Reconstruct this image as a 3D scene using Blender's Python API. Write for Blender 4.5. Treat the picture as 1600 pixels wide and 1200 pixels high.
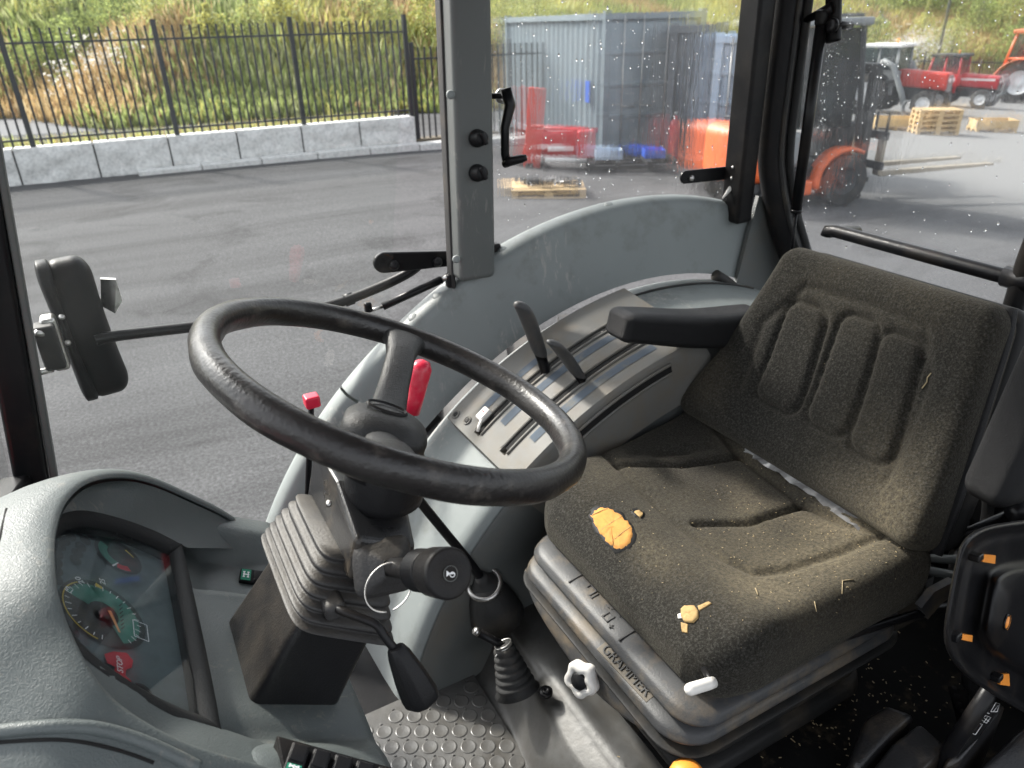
import bpy, bmesh, math, random
import numpy as np
from mathutils import Vector, Matrix, noise

# ------------------------------------------------------------------ scene, camera, sky, sun
scene = bpy.context.scene
for o in list(bpy.data.objects):
    bpy.data.objects.remove(o, do_unlink=True)
COL = scene.collection
R = math.radians
rnd = random.Random(7)
nrg = np.random.default_rng(11)

F = 1130.0
PITCH, ROLL, AZ = R(26.5), R(1.5), R(28)
CAM = Vector((0, 0, 2.5))
_f0 = Vector((math.sin(AZ), math.cos(AZ), 0)); _r0 = Vector((math.cos(AZ), -math.sin(AZ), 0)); _u0 = Vector((0, 0, 1))
FW = _f0 * math.cos(PITCH) - _u0 * math.sin(PITCH)
_up = _u0 * math.cos(PITCH) + _f0 * math.sin(PITCH)
UP = _up * math.cos(ROLL) + _r0 * math.sin(ROLL)
RT = _r0 * math.cos(ROLL) - _up * math.sin(ROLL)

cd = bpy.data.cameras.new('camera'); cam = bpy.data.objects.new('camera', cd); COL.objects.link(cam)
M4 = Matrix((RT, UP, -FW)).transposed().to_4x4(); M4.translation = CAM
cam.matrix_world = M4
cd.sensor_width = 36; cd.lens = F / 1600 * 36; cd.clip_start = 0.02; cd.clip_end = 2000
cd.dof.use_dof = True; cd.dof.focus_distance = 1.05; cd.dof.aperture_fstop = 7.5
scene.camera = cam

SUN_TO = Vector((-0.34, 0.74, 0.66)).normalized()
w = bpy.data.worlds.new('World'); scene.world = w; w.use_nodes = True
nt = w.node_tree; nt.nodes.clear()
sky = nt.nodes.new('ShaderNodeTexSky'); sky.sky_type = 'NISHITA'; sky.sun_disc = False
sky.sun_elevation = math.asin(SUN_TO.z); sky.sun_rotation = math.atan2(SUN_TO.x, SUN_TO.y)
sky.air_density = 1.0; sky.dust_density = 3.0; sky.ozone_density = 1.0
bg = nt.nodes.new('ShaderNodeBackground'); bg.inputs['Strength'].default_value = 0.15
wo = nt.nodes.new('ShaderNodeOutputWorld')
hs = nt.nodes.new('ShaderNodeHueSaturation'); hs.inputs['Saturation'].default_value = .22
nt.links.new(sky.outputs[0], hs.inputs['Color']); nt.links.new(hs.outputs[0], bg.inputs[0]); nt.links.new(bg.outputs[0], wo.inputs[0])
sl = bpy.data.lights.new('sun', 'SUN'); sl.energy = 2.2; sl.angle = R(4.5); sl.color = (1, .94, .86)
so = bpy.data.objects.new('sun', sl); COL.objects.link(so)
so.rotation_euler = (-SUN_TO).to_track_quat('-Z', 'Y').to_euler(); so.location = (0, 0, 40)
scene.view_settings.view_transform = 'Standard'; scene.view_settings.look = 'None'
scene.view_settings.gamma = 1; scene.view_settings.exposure = 1.75
scene.view_settings.use_curve_mapping = False
try:
    scene.cycles.max_bounces = 12; scene.cycles.transparent_max_bounces = 24
    scene.cycles.diffuse_bounces = 5; scene.cycles.caustics_refractive = False; scene.cycles.caustics_reflective = False
except Exception:
    pass

# ------------------------------------------------------------------ pixel helpers (photo pixels -> world)
def ray(x, y): return FW + RT * ((x - 800) / F) + UP * ((600 - y) / F)
def at(x, y, ax, v):
    d = ray(x, y); return CAM + d * ((v - CAM[ax]) / d[ax])
def AX(x, y, v): return at(x, y, 0, v)
def AY(x, y, v): return at(x, y, 1, v)
def AZP(x, y, v): return at(x, y, 2, v)
def gz(x, y):
    t = x - 6.0
    return -0.052 * (t + math.sqrt(t * t + 9.0)) * 0.5 + 0.052 * (-6 + math.sqrt(45.0)) * .5
def GP(x, y):                      # photo pixel -> point on the (gently falling) yard
    d = ray(x, y); t = 3.0; p = CAM
    for i in range(60):
        p = CAM + d * t; h = p.z - gz(p.x, p.y)
        t += h / max(.02, -d.z) * .6
    return p

# ------------------------------------------------------------------ materials
MATS = {}
def nodes_of(name):
    m = bpy.data.materials.new(name); m.use_nodes = True; n = m.node_tree
    b = n.nodes['Principled BSDF']; MATS[name] = m
    return m, n, b
def N(n, t, **kw):
    q = n.nodes.new(t)
    for k, v in kw.items():
        if k.startswith('i_'): q.inputs[k[2:].replace('_', ' ')].default_value = v
        else: setattr(q, k, v)
    return q
def ramp(n, fac, stops):
    r = n.nodes.new('ShaderNodeValToRGB'); e = r.color_ramp.elements
    while len(e) < len(stops): e.new(.5)
    for q, (p, c) in zip(e, stops):
        q.position = p; q.color = c if len(c) == 4 else (*c, 1)
    n.links.new(fac, r.inputs[0]); return r
def mixc(n, fac, a, b, bt='MIX'):
    q = n.nodes.new('ShaderNodeMix'); q.data_type = 'RGBA'; q.blend_type = bt
    for s, v in ((0, fac), (6, a), (7, b)):
        if hasattr(v, 'is_linked') or hasattr(v, 'links'): n.links.new(v, q.inputs[s])
        else: q.inputs[s].default_value = v if s == 0 else (*v, 1) if len(v) == 3 else v
    return q.outputs[2]
def mat(name, col, rough=.5, metal=0., var=.12, vs=6., bump=0., bs=250., grain=0., gs=90., dirt=None, da=.5, ds=5., dlo=.5, dhi=.7, coat=0., spec=.5, up_dust=None, stretch=None, scuff=None):
    """general procedural surface: colour drift, optional dirt blotches, fine bump, leather grain, dust lying on upward faces"""
    m, n, b = nodes_of(name); L = n.links.new
    tc = N(n, 'ShaderNodeTexCoord').outputs['Object']
    if stretch:
        mp = N(n, 'ShaderNodeMapping'); mp.inputs['Scale'].default_value = stretch; L(tc, mp.inputs[0]); tcs = mp.outputs[0]
    else: tcs = tc
    n1 = N(n, 'ShaderNodeTexNoise', i_Scale=vs, i_Detail=6., i_Roughness=.6); L(tcs, n1.inputs['Vector'])
    c = mixc(n, n1.outputs[0], [max(0, x * (1 - 2 * var)) for x in col], [min(1, x * (1 + 2 * var)) for x in col])
    if dirt:
        n2 = N(n, 'ShaderNodeTexNoise', i_Scale=ds, i_Detail=8., i_Roughness=.65); L(tcs, n2.inputs['Vector'])
        r = ramp(n, n2.outputs[0], [(dlo, (0, 0, 0)), (dhi, (da, da, da))])
        c = mixc(n, r.outputs[0], c, dirt)
    if scuff:
        ms = N(n, 'ShaderNodeMapping'); ms.inputs['Scale'].default_value = (1, 1, .22); ms.inputs['Rotation'].default_value = (.5, .3, .2); L(tc, ms.inputs[0])
        ns = N(n, 'ShaderNodeTexNoise', i_Scale=70., i_Detail=5., i_Roughness=.7, i_Distortion=.8); L(ms.outputs[0], ns.inputs['Vector'])
        nl = N(n, 'ShaderNodeTexNoise', i_Scale=5., i_Detail=3.); L(tc, nl.inputs['Vector'])
        m2 = N(n, 'ShaderNodeMath', operation='MULTIPLY'); L(ns.outputs[0], m2.inputs[0]); L(nl.outputs[0], m2.inputs[1])
        rq = ramp(n, m2.outputs[0], [(.33, (0, 0, 0)), (.40, (scuff[1],) * 3)])
        c = mixc(n, rq.outputs[0], c, scuff[0])
    if up_dust:
        g = N(n, 'ShaderNodeNewGeometry'); sp = N(n, 'ShaderNodeSeparateXYZ'); L(g.outputs['Normal'], sp.inputs[0])
        n3 = N(n, 'ShaderNodeTexNoise', i_Scale=14., i_Detail=8., i_Roughness=.7); L(tc, n3.inputs['Vector'])
        mm = N(n, 'ShaderNodeMath', operation='MULTIPLY'); L(sp.outputs[2], mm.inputs[0]); L(n3.outputs[0], mm.inputs[1])
        r2 = ramp(n, mm.outputs[0], [(up_dust[1], (0, 0, 0)), (up_dust[2], (up_dust[3],) * 3)])
        c = mixc(n, r2.outputs[0], c, up_dust[0])
    L(c, b.inputs['Base Color'])
    rr = ramp(n, n1.outputs[0], [(.3, (max(.03, rough - .08),) * 3), (.7, (min(1, rough + .1),) * 3)])
    L(rr.outputs[0], b.inputs['Roughness'])
    b.inputs['Metallic'].default_value = metal; b.inputs['Specular IOR Level'].default_value = spec
    if coat: b.inputs['Coat Weight'].default_value = coat; b.inputs['Coat Roughness'].default_value = .12
    h = None
    if bump:
        nb = N(n, 'ShaderNodeTexNoise', i_Scale=bs, i_Detail=4.); L(tc, nb.inputs['Vector'])
        bp = N(n, 'ShaderNodeBump', i_Strength=bump, i_Distance=.002); L(nb.outputs[0], bp.inputs['Height']); h = bp
    if grain:
        vo = N(n, 'ShaderNodeTexVoronoi', feature='DISTANCE_TO_EDGE', i_Scale=gs); 
        nz = N(n, 'ShaderNodeTexNoise', i_Scale=gs * .6, i_Detail=3.); L(tc, nz.inputs['Vector'])
        ad = N(n, 'ShaderNodeVectorMath', operation='MULTIPLY_ADD'); ad.inputs[1].default_value = (.05,) * 3
        L(nz.outputs['Color'], ad.inputs[0]); L(tc, ad.inputs[2]); L(ad.outputs[0], vo.inputs['Vector'])
        rg = ramp(n, vo.outputs['Distance'], [(0, (0, 0, 0)), (.25, (1, 1, 1))])
        bp = N(n, 'ShaderNodeBump', i_Strength=grain, i_Distance=.0012); L(rg.outputs[0], bp.inputs['Height'])
        if h: L(h.outputs[0], bp.inputs['Normal'])
        h = bp
    if h: L(h.outputs[0], b.inputs['Normal'])
    return m

DUST = (.30, .22, .13)
mat('trim_grey', (.20, .222, .22), .55, var=.10, vs=3, bump=.15, bs=500, dirt=(.10, .10, .09), da=.6, ds=11, dlo=.52, dhi=.74, scuff=((.36, .35, .32), .5))
mat('trim_pillar', (.10, .108, .106), .5, var=.08, bump=.15, bs=500, scuff=((.25, .24, .22), .4))
mat('trim_dark', (.085, .092, .09), .55, var=.08, bump=.2, bs=400, dirt=(.12, .1, .075), da=.5, ds=6)
mat('dash_skin', (.082, .096, .096), .5, var=.1, scuff=((.22, .2, .17), .4), grain=.22, gs=130, dirt=(.19, .19, .17), da=.3, ds=4)
mat('black_plastic', (.010, .010, .011), .4, var=.2, bump=.25, bs=500, dirt=DUST, da=.04, ds=9, spec=.18)
mat('shroud_plastic', (.016, .016, .017), .3, var=.2, bump=.2, bs=500, dirt=(.16, .125, .085), da=.55, ds=16, dlo=.5, dhi=.72, spec=.5)
mat('housing_black', (.014, .014, .015), .34, var=.2, bump=.25, bs=300, dirt=DUST, da=.12, ds=14, spec=.45)
mat('bezel_black', (.012, .013, .014), .6, var=.1, bump=.3, bs=500, spec=.2)
mat('mirror_black', (.004, .004, .005), .45, var=.1, bump=.2, bs=400, spec=.15)
mat('lever_plastic', (.04, .041, .042), .5, var=.15, bump=.2, bs=400, dirt=(.12, .1, .08), da=.3, ds=20)
mat('column_plastic', (.011, .011, .012), .36, var=.2, bump=.3, bs=420, up_dust=((.125, .105, .08), .24, .58, .5), spec=.35)
mat('bellows_rubber', (.026, .025, .025), .6, var=.2, bump=.35, bs=300, up_dust=((.115, .098, .075), .24, .6, .45))
mat('black_metal', (.007, .007, .008), .34, var=.2, bump=.1, bs=200, dirt=DUST, da=.03, ds=12, spec=.2)
mat('deck_black', (.007, .007, .007), .8, var=.3, vs=12, bump=.5, bs=90, dirt=(.09, .07, .045), da=.5, ds=22, dlo=.56, dhi=.72, spec=.08)
mat('black_rubber', (.018, .018, .018), .7, var=.25, bump=.3, bs=200, dirt=DUST, da=.12, ds=8)
mat('wheel_rim', (.014, .0125, .012), .34, var=.25, vs=20, bump=.35, bs=220, dirt=(.12, .105, .09), da=.5, ds=26, dlo=.55, dhi=.72)
mat('hub_leather', (.014, .014, .014), .45, var=.2, grain=.3, gs=160)
mat('vinyl_black', (.011, .011, .012), .45, var=.15, grain=.6, gs=240, spec=.25)
mat('steel', (.5, .49, .47), .35, metal=1., var=.15, dirt=(.1, .09, .08), da=.6, ds=40)
mat('floor_steel', (.07, .07, .068), .42, metal=.1, var=.25, vs=9, bump=.3, bs=60, dirt=(.05, .047, .042), da=.9, ds=13, dlo=.38, dhi=.6, coat=.08)
mat('mat_rubber', (.10, .098, .094), .34, var=.15, vs=14, bump=.25, bs=160, dirt=(.055, .05, .043), da=.8, ds=9, dlo=.45, dhi=.68, coat=.25)
mat('seat_shell', (.034, .035, .037), .5, var=.1, bump=.25, bs=350, dirt=(.13, .10, .065), da=.7, ds=14, dlo=.47, dhi=.66)
mat('seat_black', (.011, .011, .011), .6, var=.2, bump=.3, bs=160, dirt=DUST, da=.1, ds=7, spec=.3)
mat('white_plastic', (.72, .7, .66), .38, var=.05, dirt=(.45, .4, .33), da=.5, ds=30)
mat('red_plastic', (.62, .015, .05), .33, var=.08, dirt=(.7, .25, .25), da=.3, ds=30)
mat('foam', (.50, .235, .055), .9, var=.25, vs=55, bump=.5, bs=120)
mat('foam_dull', (.36, .24, .10), .85, var=.2, vs=40, bump=.5, bs=160)
mat('orange_part', (.8, .28, .04), .4, var=.12, vs=30)
mat('straw', (.33, .26, .15), .7, var=.2)
mat('film_plastic', (.2, .2, .2), .25, var=.4, vs=30, bump=.9, bs=60)
mat('print_white', (.8, .8, .8), .5, var=.03)
mat('emboss', (.085, .07, .05), .6, var=.15)
mat('emboss_dark', (.03, .03, .03), .6, var=.15)
mat('blue_stripe', (.10, .12, .145), .85, spec=.1, var=.15, vs=30, dirt=(.2, .18, .13), da=.6, ds=25)
mat('console_grey', (.135, .133, .123), .6, var=.08, bump=.15, bs=400, dirt=(.14, .12, .09), da=.7, ds=14, dlo=.45, dhi=.65)
mat('slot_black', (.004, .004, .004), .9, var=.1)
mat('led_green', (.015, .2, .12), .4, var=.1)
mat('dial_face', (.085, .11, .115), .5, var=.1)
mat('dial_black', (.004, .004, .005), .4, var=.1)
mat('dial_green', (.05, .20, .15), .5, var=.25, vs=60)
mat('dial_yellow', (.6, .42, .04), .5, var=.1)
mat('dial_red', (.5, .015, .03), .5, var=.1)
mat('needle', (.7, .32, .12), .5, var=.05)
mat('headliner', (.5, .5, .48), .8, var=.05)
mat('red_paint_hood', (.3, .01, .012), .3, var=.1, coat=.5)

# transparent materials -------------------------------------------------------
def glass_mat(name, tint=(1, 1, 1), wet=0., haze=0., ior=1.45, streak=(26, 26, 5), hazescale=2.5, bdist=.004):
    m = bpy.data.materials.new(name); m.use_nodes = True; n = m.node_tree; n.nodes.clear(); L = n.links.new; MATS[name] = m
    out = N(n, 'ShaderNodeOutputMaterial'); tc = N(n, 'ShaderNodeTexCoord').outputs['Object']
    tr = N(n, 'ShaderNodeBsdfTransparent'); tr.inputs[0].default_value = (*tint, 1); cur = tr.outputs[0]
    if wet:
        mp = N(n, 'ShaderNodeMapping'); mp.inputs['Scale'].default_value = streak; L(tc, mp.inputs[0])
        nz = N(n, 'ShaderNodeTexNoise', i_Scale=1., i_Detail=5., i_Roughness=.62, i_Distortion=.6); L(mp.outputs[0], nz.inputs['Vector'])
        bp = N(n, 'ShaderNodeBump', i_Strength=1., i_Distance=bdist); L(nz.outputs[0], bp.inputs['Height'])
        rf = N(n, 'ShaderNodeBsdfRefraction', i_IOR=1.025, i_Roughness=.0); L(bp.outputs[0], rf.inputs['Normal'])
        n2 = N(n, 'ShaderNodeTexNoise', i_Scale=hazescale, i_Detail=3.); L(tc, n2.inputs['Vector'])
        r = ramp(n, n2.outputs[0], [(.25, (wet * .75,) * 3), (.6, (wet,) * 3)])
        mx = N(n, 'ShaderNodeMixShader'); L(r.outputs[0], mx.inputs[0]); L(cur, mx.inputs[1]); L(rf.outputs[0], mx.inputs[2]); cur = mx.outputs[0]
    if haze:
        tl = N(n, 'ShaderNodeBsdfTranslucent'); tl.inputs[0].default_value = (.8, .82, .84, 1)
        n3 = N(n, 'ShaderNodeTexNoise', i_Scale=hazescale * 1.7, i_Detail=9., i_Roughness=.75); L(tc, n3.inputs['Vector'])
        r = ramp(n, n3.outputs[0], [(.38, (haze * .25,) * 3), (.68, (haze,) * 3)])
        mx = N(n, 'ShaderNodeMixShader'); L(r.outputs[0], mx.inputs[0]); L(cur, mx.inputs[1]); L(tl.outputs[0], mx.inputs[2]); cur = mx.outputs[0]
    gl = N(n, 'ShaderNodeBsdfGlossy', i_Roughness=.02)
    fr = N(n, 'ShaderNodeFresnel'); ge = N(n, 'ShaderNodeNewGeometry'); mi = N(n, 'ShaderNodeMix'); mi.inputs[2].default_value = ior; mi.inputs[3].default_value = 1 / ior
    L(ge.outputs['Backfacing'], mi.inputs[0]); L(mi.outputs[0], fr.inputs['IOR'])       # same reflectance from both sides of the pane
    mx = N(n, 'ShaderNodeMixShader'); L(fr.outputs[0], mx.inputs[0]); L(cur, mx.inputs[1]); L(gl.outputs[0], mx.inputs[2])
    L(mx.outputs[0], out.inputs[0]); return m
glass_mat('clear_glass', (.95, .97, .96), haze=.007, hazescale=3)
glass_mat('wet_glass', (.93, .95, .95), wet=.5, haze=.03, streak=(70, 70, 10), hazescale=3, bdist=.0045)
glass_mat('rear_glass', (.94, .96, .96), wet=.3, haze=.09, streak=(50, 50, 14), hazescale=2.4, bdist=.006)
glass_mat('lens_glass', (.9, .92, .93), haze=.20, hazescale=7, ior=1.15)
glass_mat('machine_glass', (.35, .45, .47), haze=.12, hazescale=1)
m = bpy.data.materials.new('water_drop'); m.use_nodes = True; n = m.node_tree; n.nodes.clear(); MATS['water_drop'] = m
_o = N(n, 'ShaderNodeOutputMaterial'); _g = N(n, 'ShaderNodeBsdfGlass', i_IOR=1.33, i_Roughness=0.0); n.links.new(_g.outputs[0], _o.inputs[0])

# seat fabric: dark pile with rubbed-in dust, cushion sunlight painted through the same mask, fine speckle
def fabric():
    m, n, b = nodes_of('seat_fabric'); L = n.links.new
    tc = N(n, 'ShaderNodeTexCoord').outputs['Object']
    a = N(n, 'ShaderNodeTexNoise', i_Scale=260., i_Detail=4., i_Roughness=.75); L(tc, a.inputs['Vector'])
    ra = ramp(n, a.outputs[0], [(.3, (.0034, .0034, .0032)), (.5, (.0150, .0148, .0136)), (.72, (.060, .0585, .053))]); c = ra.outputs[0]
    d = N(n, 'ShaderNodeTexNoise', i_Scale=5.5, i_Detail=5., i_Roughness=.55); L(tc, d.inputs['Vector'])
    at_ = N(n, 'ShaderNodeAttribute', attribute_name='dust')
    mu = N(n, 'ShaderNodeMath', operation='MULTIPLY'); L(d.outputs[0], mu.inputs[0]); L(at_.outputs['Fac'], mu.inputs[1])
    mu2 = N(n, 'ShaderNodeMath', operation='MULTIPLY'); mu2.inputs[1].default_value = 1.0; L(mu.outputs[0], mu2.inputs[0])
    f2 = N(n, 'ShaderNodeTexNoise', i_Scale=170., i_Detail=4., i_Roughness=.8); L(tc, f2.inputs['Vector'])
    mu3 = N(n, 'ShaderNodeMath', operation='MULTIPLY_ADD'); mu3.use_clamp = True
    r0 = ramp(n, f2.outputs[0], [(.35, (.25,) * 3), (.65, (1.25,) * 3)])
    L(mu2.outputs[0], mu3.inputs[0]); L(r0.outputs[0], mu3.inputs[1]); mu3.inputs[2].default_value = 0
    c = mixc(n, mu3.outputs[0], c, (.21, .175, .115))
    s = N(n, 'ShaderNodeTexVoronoi', i_Scale=75.); L(tc, s.inputs['Vector'])
    rs = ramp(n, s.outputs['Distance'], [(.0, (1, 1, 1)), (.075, (0, 0, 0))])
    sn = N(n, 'ShaderNodeTexNoise', i_Scale=9., i_Detail=3.); L(tc, sn.inputs['Vector'])
    rn = ramp(n, sn.outputs[0], [(.5, (0, 0, 0)), (.62, (.8,) * 3)])
    mm = N(n, 'ShaderNodeMath', operation='MULTIPLY'); L(rs.outputs[0], mm.inputs[0]); L(rn.outputs[0], mm.inputs[1])
    c = mixc(n, mm.outputs[0], c, (.42, .34, .2))
    L(c, b.inputs['Base Color']); b.inputs['Roughness'].default_value = .95; b.inputs['Specular IOR Level'].default_value = .15
    b.inputs['Sheen Weight'].default_value = .15; b.inputs['Sheen Roughness'].default_value = .5; b.inputs['Sheen Tint'].default_value = (.6, .55, .45, 1)
    bp = N(n, 'ShaderNodeBump', i_Strength=.9, i_Distance=.0025); L(a.outputs[0], bp.inputs['Height']); L(bp.outputs[0], b.inputs['Normal'])
fabric()

# ------------------------------------------------------------------ geometry helpers
def link(o, parent=None):
    COL.objects.link(o)
    if parent is not None: o.parent = parent
    return o
def thing(name, label, cat, loc=(0, 0, 0), group=None):
    o = bpy.data.objects.new(name, None); o.empty_display_size = .05; o.location = loc
    COL.objects.link(o); o['label'] = label; o['category'] = cat
    if group: o['group'] = group
    return o
def tag(o, label, cat, group=None):
    o['label'] = label; o['category'] = cat
    if group: o['group'] = group
    return o
def mk(name, vf, material, parent=None, smooth=True, mats=None, midx=None, local=True):
    """one mesh object; verts are world positions, made relative to the parent's location"""
    v, f = vf
    me = bpy.data.meshes.new(name)
    off = Vector((0, 0, 0))
    if parent is not None and local:
        q = parent
        while q is not None: off = off + q.location; q = q.parent
    me.from_pydata([tuple(Vector(p) - off) for p in v], [], [tuple(x) for x in f])
    for mm in (mats or [material]): me.materials.append(MATS[mm])
    if midx is not None: me.polygons.foreach_set('material_index', midx)
    bm = bmesh.new(); bm.from_mesh(me); bmesh.ops.recalc_face_normals(bm, faces=bm.faces); bm.to_mesh(me); bm.free()
    if smooth:
        me.polygons.foreach_set('use_smooth', [True] * len(me.polygons))
    me.update()
    return link(bpy.data.objects.new(name, me), parent)
def sharp(o, ang=40):
    """smooth shading that keeps hard creases"""
    me = o.data; bm = bmesh.new(); bm.from_mesh(me)
    for e in bm.edges:
        if len(e.link_faces) == 2 and e.calc_face_angle(0) > R(ang): e.smooth = False
    bm.to_mesh(me); bm.free(); return o
def bevel(o, wdt=.003, seg=2, ang=30):
    md = o.modifiers.new('bevel', 'BEVEL'); md.width = wdt; md.segments = seg; md.limit_method = 'ANGLE'; md.angle_limit = R(ang); md.harden_normals = False
    return o
def solid(o, t, off=-1):
    md = o.modifiers.new('solid', 'SOLIDIFY'); md.thickness = t; md.offset = off; return o
def join(*parts):
    V, Fc = [], []
    for v, f in parts:
        k = len(V); V += list(v); Fc += [[i + k for i in x] for x in f]
    return V, Fc
def xf(vf, mt): return [mt @ Vector(p) for p in vf[0]], vf[1]
def frame(o, x, y=None, z=None):
    """matrix with origin o and given axis directions (orthonormalised)"""
    if z is None: z = Vector(x).cross(Vector(y))
    z = Vector(z).normalized(); x = Vector(x); x = (x - z * x.dot(z)).normalized(); y = z.cross(x)
    mt = Matrix((x, y, z)).transposed().to_4x4(); mt.translation = o; return mt
def box(c, h):
    c = Vector(c); h = Vector(h); v = [c + Vector((sx * h.x, sy * h.y, sz * h.z)) for sx in (-1, 1) for sy in (-1, 1) for sz in (-1, 1)]
    return v, [(0, 1, 3, 2), (4, 6, 7, 5), (0, 4, 5, 1), (2, 3, 7, 6), (0, 2, 6, 4), (1, 5, 7, 3)]
def box2(a, b):
    a = Vector(a); b = Vector(b); return box((a + b) / 2, [abs(x) / 2 for x in (b - a)])
def rbox(h, r, res=(8, 8, 4), fn=None):
    """rounded box centred at origin: cube grid pushed onto a rounded box, then fn(p)->p"""
    h = Vector(h); rr = Vector((r, r, r)) if not hasattr(r, '__len__') else Vector(r)
    idx = {}; V = []; Fc = []
    def ticks(hh, r_, nn):
        k = 4; a = [hh - r_ + r_ * math.tan((i / k) * math.pi / 4) for i in range(k + 1)]
        inn = [(-(hh - r_)) + 2 * (hh - r_) * i / nn for i in range(nn + 1)]
        return [-q for q in reversed(a[1:])] + inn + a[1:]
    T = [ticks(h[i], rr[i], res[i]) for i in range(3)]
    def vid(p):
        k = tuple(round(q, 6) for q in p)
        if k not in idx:
            inner = Vector([max(-(h[i] - rr[i]), min(h[i] - rr[i], p[i])) for i in range(3)])
            d = Vector([(p[i] - inner[i]) / rr[i] for i in range(3)])
            d = d.normalized() if d.length > 1e-9 else d
            q = Vector([inner[i] + d[i] * rr[i] for i in range(3)])
            idx[k] = len(V); V.append(fn(q) if fn else q)
        return idx[k]
    for ax in range(3):
        b, c = (ax + 1) % 3, (ax + 2) % 3
        for s in (-1, 1):
            for i in range(len(T[b]) - 1):
                for j in range(len(T[c]) - 1):
                    q = []
                    for (ii, jj) in ((i, j), (i + 1, j), (i + 1, j + 1), (i, j + 1)):
                        p = [0, 0, 0]; p[ax] = s * h[ax]; p[b] = T[b][ii]; p[c] = T[c][jj]; q.append(vid(p))
                    Fc.append(q if s > 0 else q[::-1])
    return V, Fc
def spline(pts, n, closed=False):
    P = [Vector(p) for p in pts]; m_ = len(P); out = []
    segs = m_ if closed else m_ - 1
    for k in range(n):
        t = k / (n if closed else n - 1) * segs; i = min(int(t), segs - 1); f = t - i
        g = (lambda j: P[j % m_]) if closed else (lambda j: P[max(0, min(m_ - 1, j))])
        a, b, c, d = g(i - 1), g(i), g(i + 1), g(i + 2)
        out.append(.5 * ((2 * b) + (c - a) * f + (2 * a - 5 * b + 4 * c - d) * f * f + (3 * b - 3 * c + d - a) * f ** 3))
    return out
def tube(pts, rad, seg=12, closed=False, cap=True, smooth_n=None):
    P = spline(pts, smooth_n, closed) if smooth_n else [Vector(p) for p in pts]
    n_ = len(P); rad = rad if hasattr(rad, '__len__') else [rad] * n_
    if len(rad) != n_: rad = [rad[0] + (rad[-1] - rad[0]) * i / (n_ - 1) if len(rad) == 2 else rad[min(len(rad) - 1, int(i / n_ * len(rad)))] for i in range(n_)]
    V, Fc = [], []; t0 = None; u = None
    for i, p in enumerate(P):
        t = (P[(i + 1) % n_] - P[i - 1]) if closed else (P[min(n_ - 1, i + 1)] - P[max(0, i - 1)])
        t.normalize()
        if u is None: u = t.orthogonal().normalized()
        else: u = (u - t * u.dot(t)).normalized()
        v_ = t.cross(u)
        for k in range(seg):
            a = 2 * math.pi * k / seg; V.append(p + (u * math.cos(a) + v_ * math.sin(a)) * rad[i])
    m_ = n_ if closed else n_ - 1
    for i in range(m_):
        for k in range(seg):
            a, b = i * seg + k, i * seg + (k + 1) % seg; c, d = ((i + 1) % n_) * seg + (k + 1) % seg, ((i + 1) % n_) * seg + k
            Fc.append((a, b, c, d))
    if cap and not closed:
        Fc.append(tuple(range(seg))[::-1]); Fc.append(tuple((n_ - 1) * seg + k for k in range(seg)))
    return V, Fc
def lathe(prof, seg=24, mt=None, cap=True):
    """profile [(radius, z)] about local z"""
    V, Fc = [], []
    for r_, z in prof:
        for k in range(seg):
            a = 2 * math.pi * k / seg; V.append(Vector((r_ * math.cos(a), r_ * math.sin(a), z)))
    for i in range(len(prof) - 1):
        for k in range(seg):
            Fc.append((i * seg + k, i * seg + (k + 1) % seg, (i + 1) * seg + (k + 1) % seg, (i + 1) * seg + k))
    if cap: Fc.append(tuple(range(seg))[::-1]); Fc.append(tuple((len(prof) - 1) * seg + k for k in range(seg)))
    if mt is not None: V = [mt @ p for p in V]
    return V, Fc
def prism(poly, d, cap=True):
    """polygon (list of 3D points) extruded by vector d"""
    P = [Vector(p) for p in poly]; d = Vector(d); n_ = len(P)
    V = P + [p + d for p in P]; Fc = [tuple(range(n_))[::-1], tuple(range(n_, 2 * n_))]
    for i in range(n_): Fc.append((i, (i + 1) % n_, n_ + (i + 1) % n_, n_ + i))
    return V, Fc
def grid(rows, wrap=False):
    """surface through rows of equal point counts"""
    nr, nc = len(rows), len(rows[0]); V = [Vector(p) for r_ in rows for p in r_]; Fc = []
    for i in range(nr - 1):
        for j in range(nc if wrap else nc - 1):
            Fc.append((i * nc + j, i * nc + (j + 1) % nc, (i + 1) * nc + (j + 1) % nc, (i + 1) * nc + j))
    return V, Fc
def ruled(rows, n, m_):
    """smooth surface through control rows: resample along rows (n) then across (m_)"""
    a = [spline(r_, n) for r_ in rows]
    cols = [spline([r_[j] for r_ in a], m_) for j in range(n)]
    return grid([[cols[j][i] for j in range(n)] for i in range(m_)])
def text_vf(s, size, mt, depth=.0006, shear=0., align='CENTER'):
    cu = bpy.data.curves.new('t', 'FONT'); cu.body = s; cu.size = size; cu.extrude = depth; cu.align_x = align; cu.align_y = 'CENTER'; cu.shear = shear
    o = bpy.data.objects.new('t', cu); COL.objects.link(o)
    dg = bpy.context.evaluated_depsgraph_get(); me = bpy.data.meshes.new_from_object(o.evaluated_get(dg))
    v = [mt @ x.co for x in me.vertices]; f = [tuple(p.vertices) for p in me.polygons]
    bpy.data.objects.remove(o); bpy.data.curves.remove(cu); bpy.data.meshes.remove(me)
    return v, f
def copy_tree(root, loc=None, rotz=None, label=None):
    r_ = root.copy(); COL.objects.link(r_)
    if loc is not None: r_.location = loc
    if rotz is not None: r_.rotation_euler = (0, 0, rotz)
    if label: r_['label'] = label
    def rec(a, b):
        for ch in list(a.children):
            c = ch.copy(); COL.objects.link(c); c.parent = b; rec(ch, c)
    rec(root, r_); return r_
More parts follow.
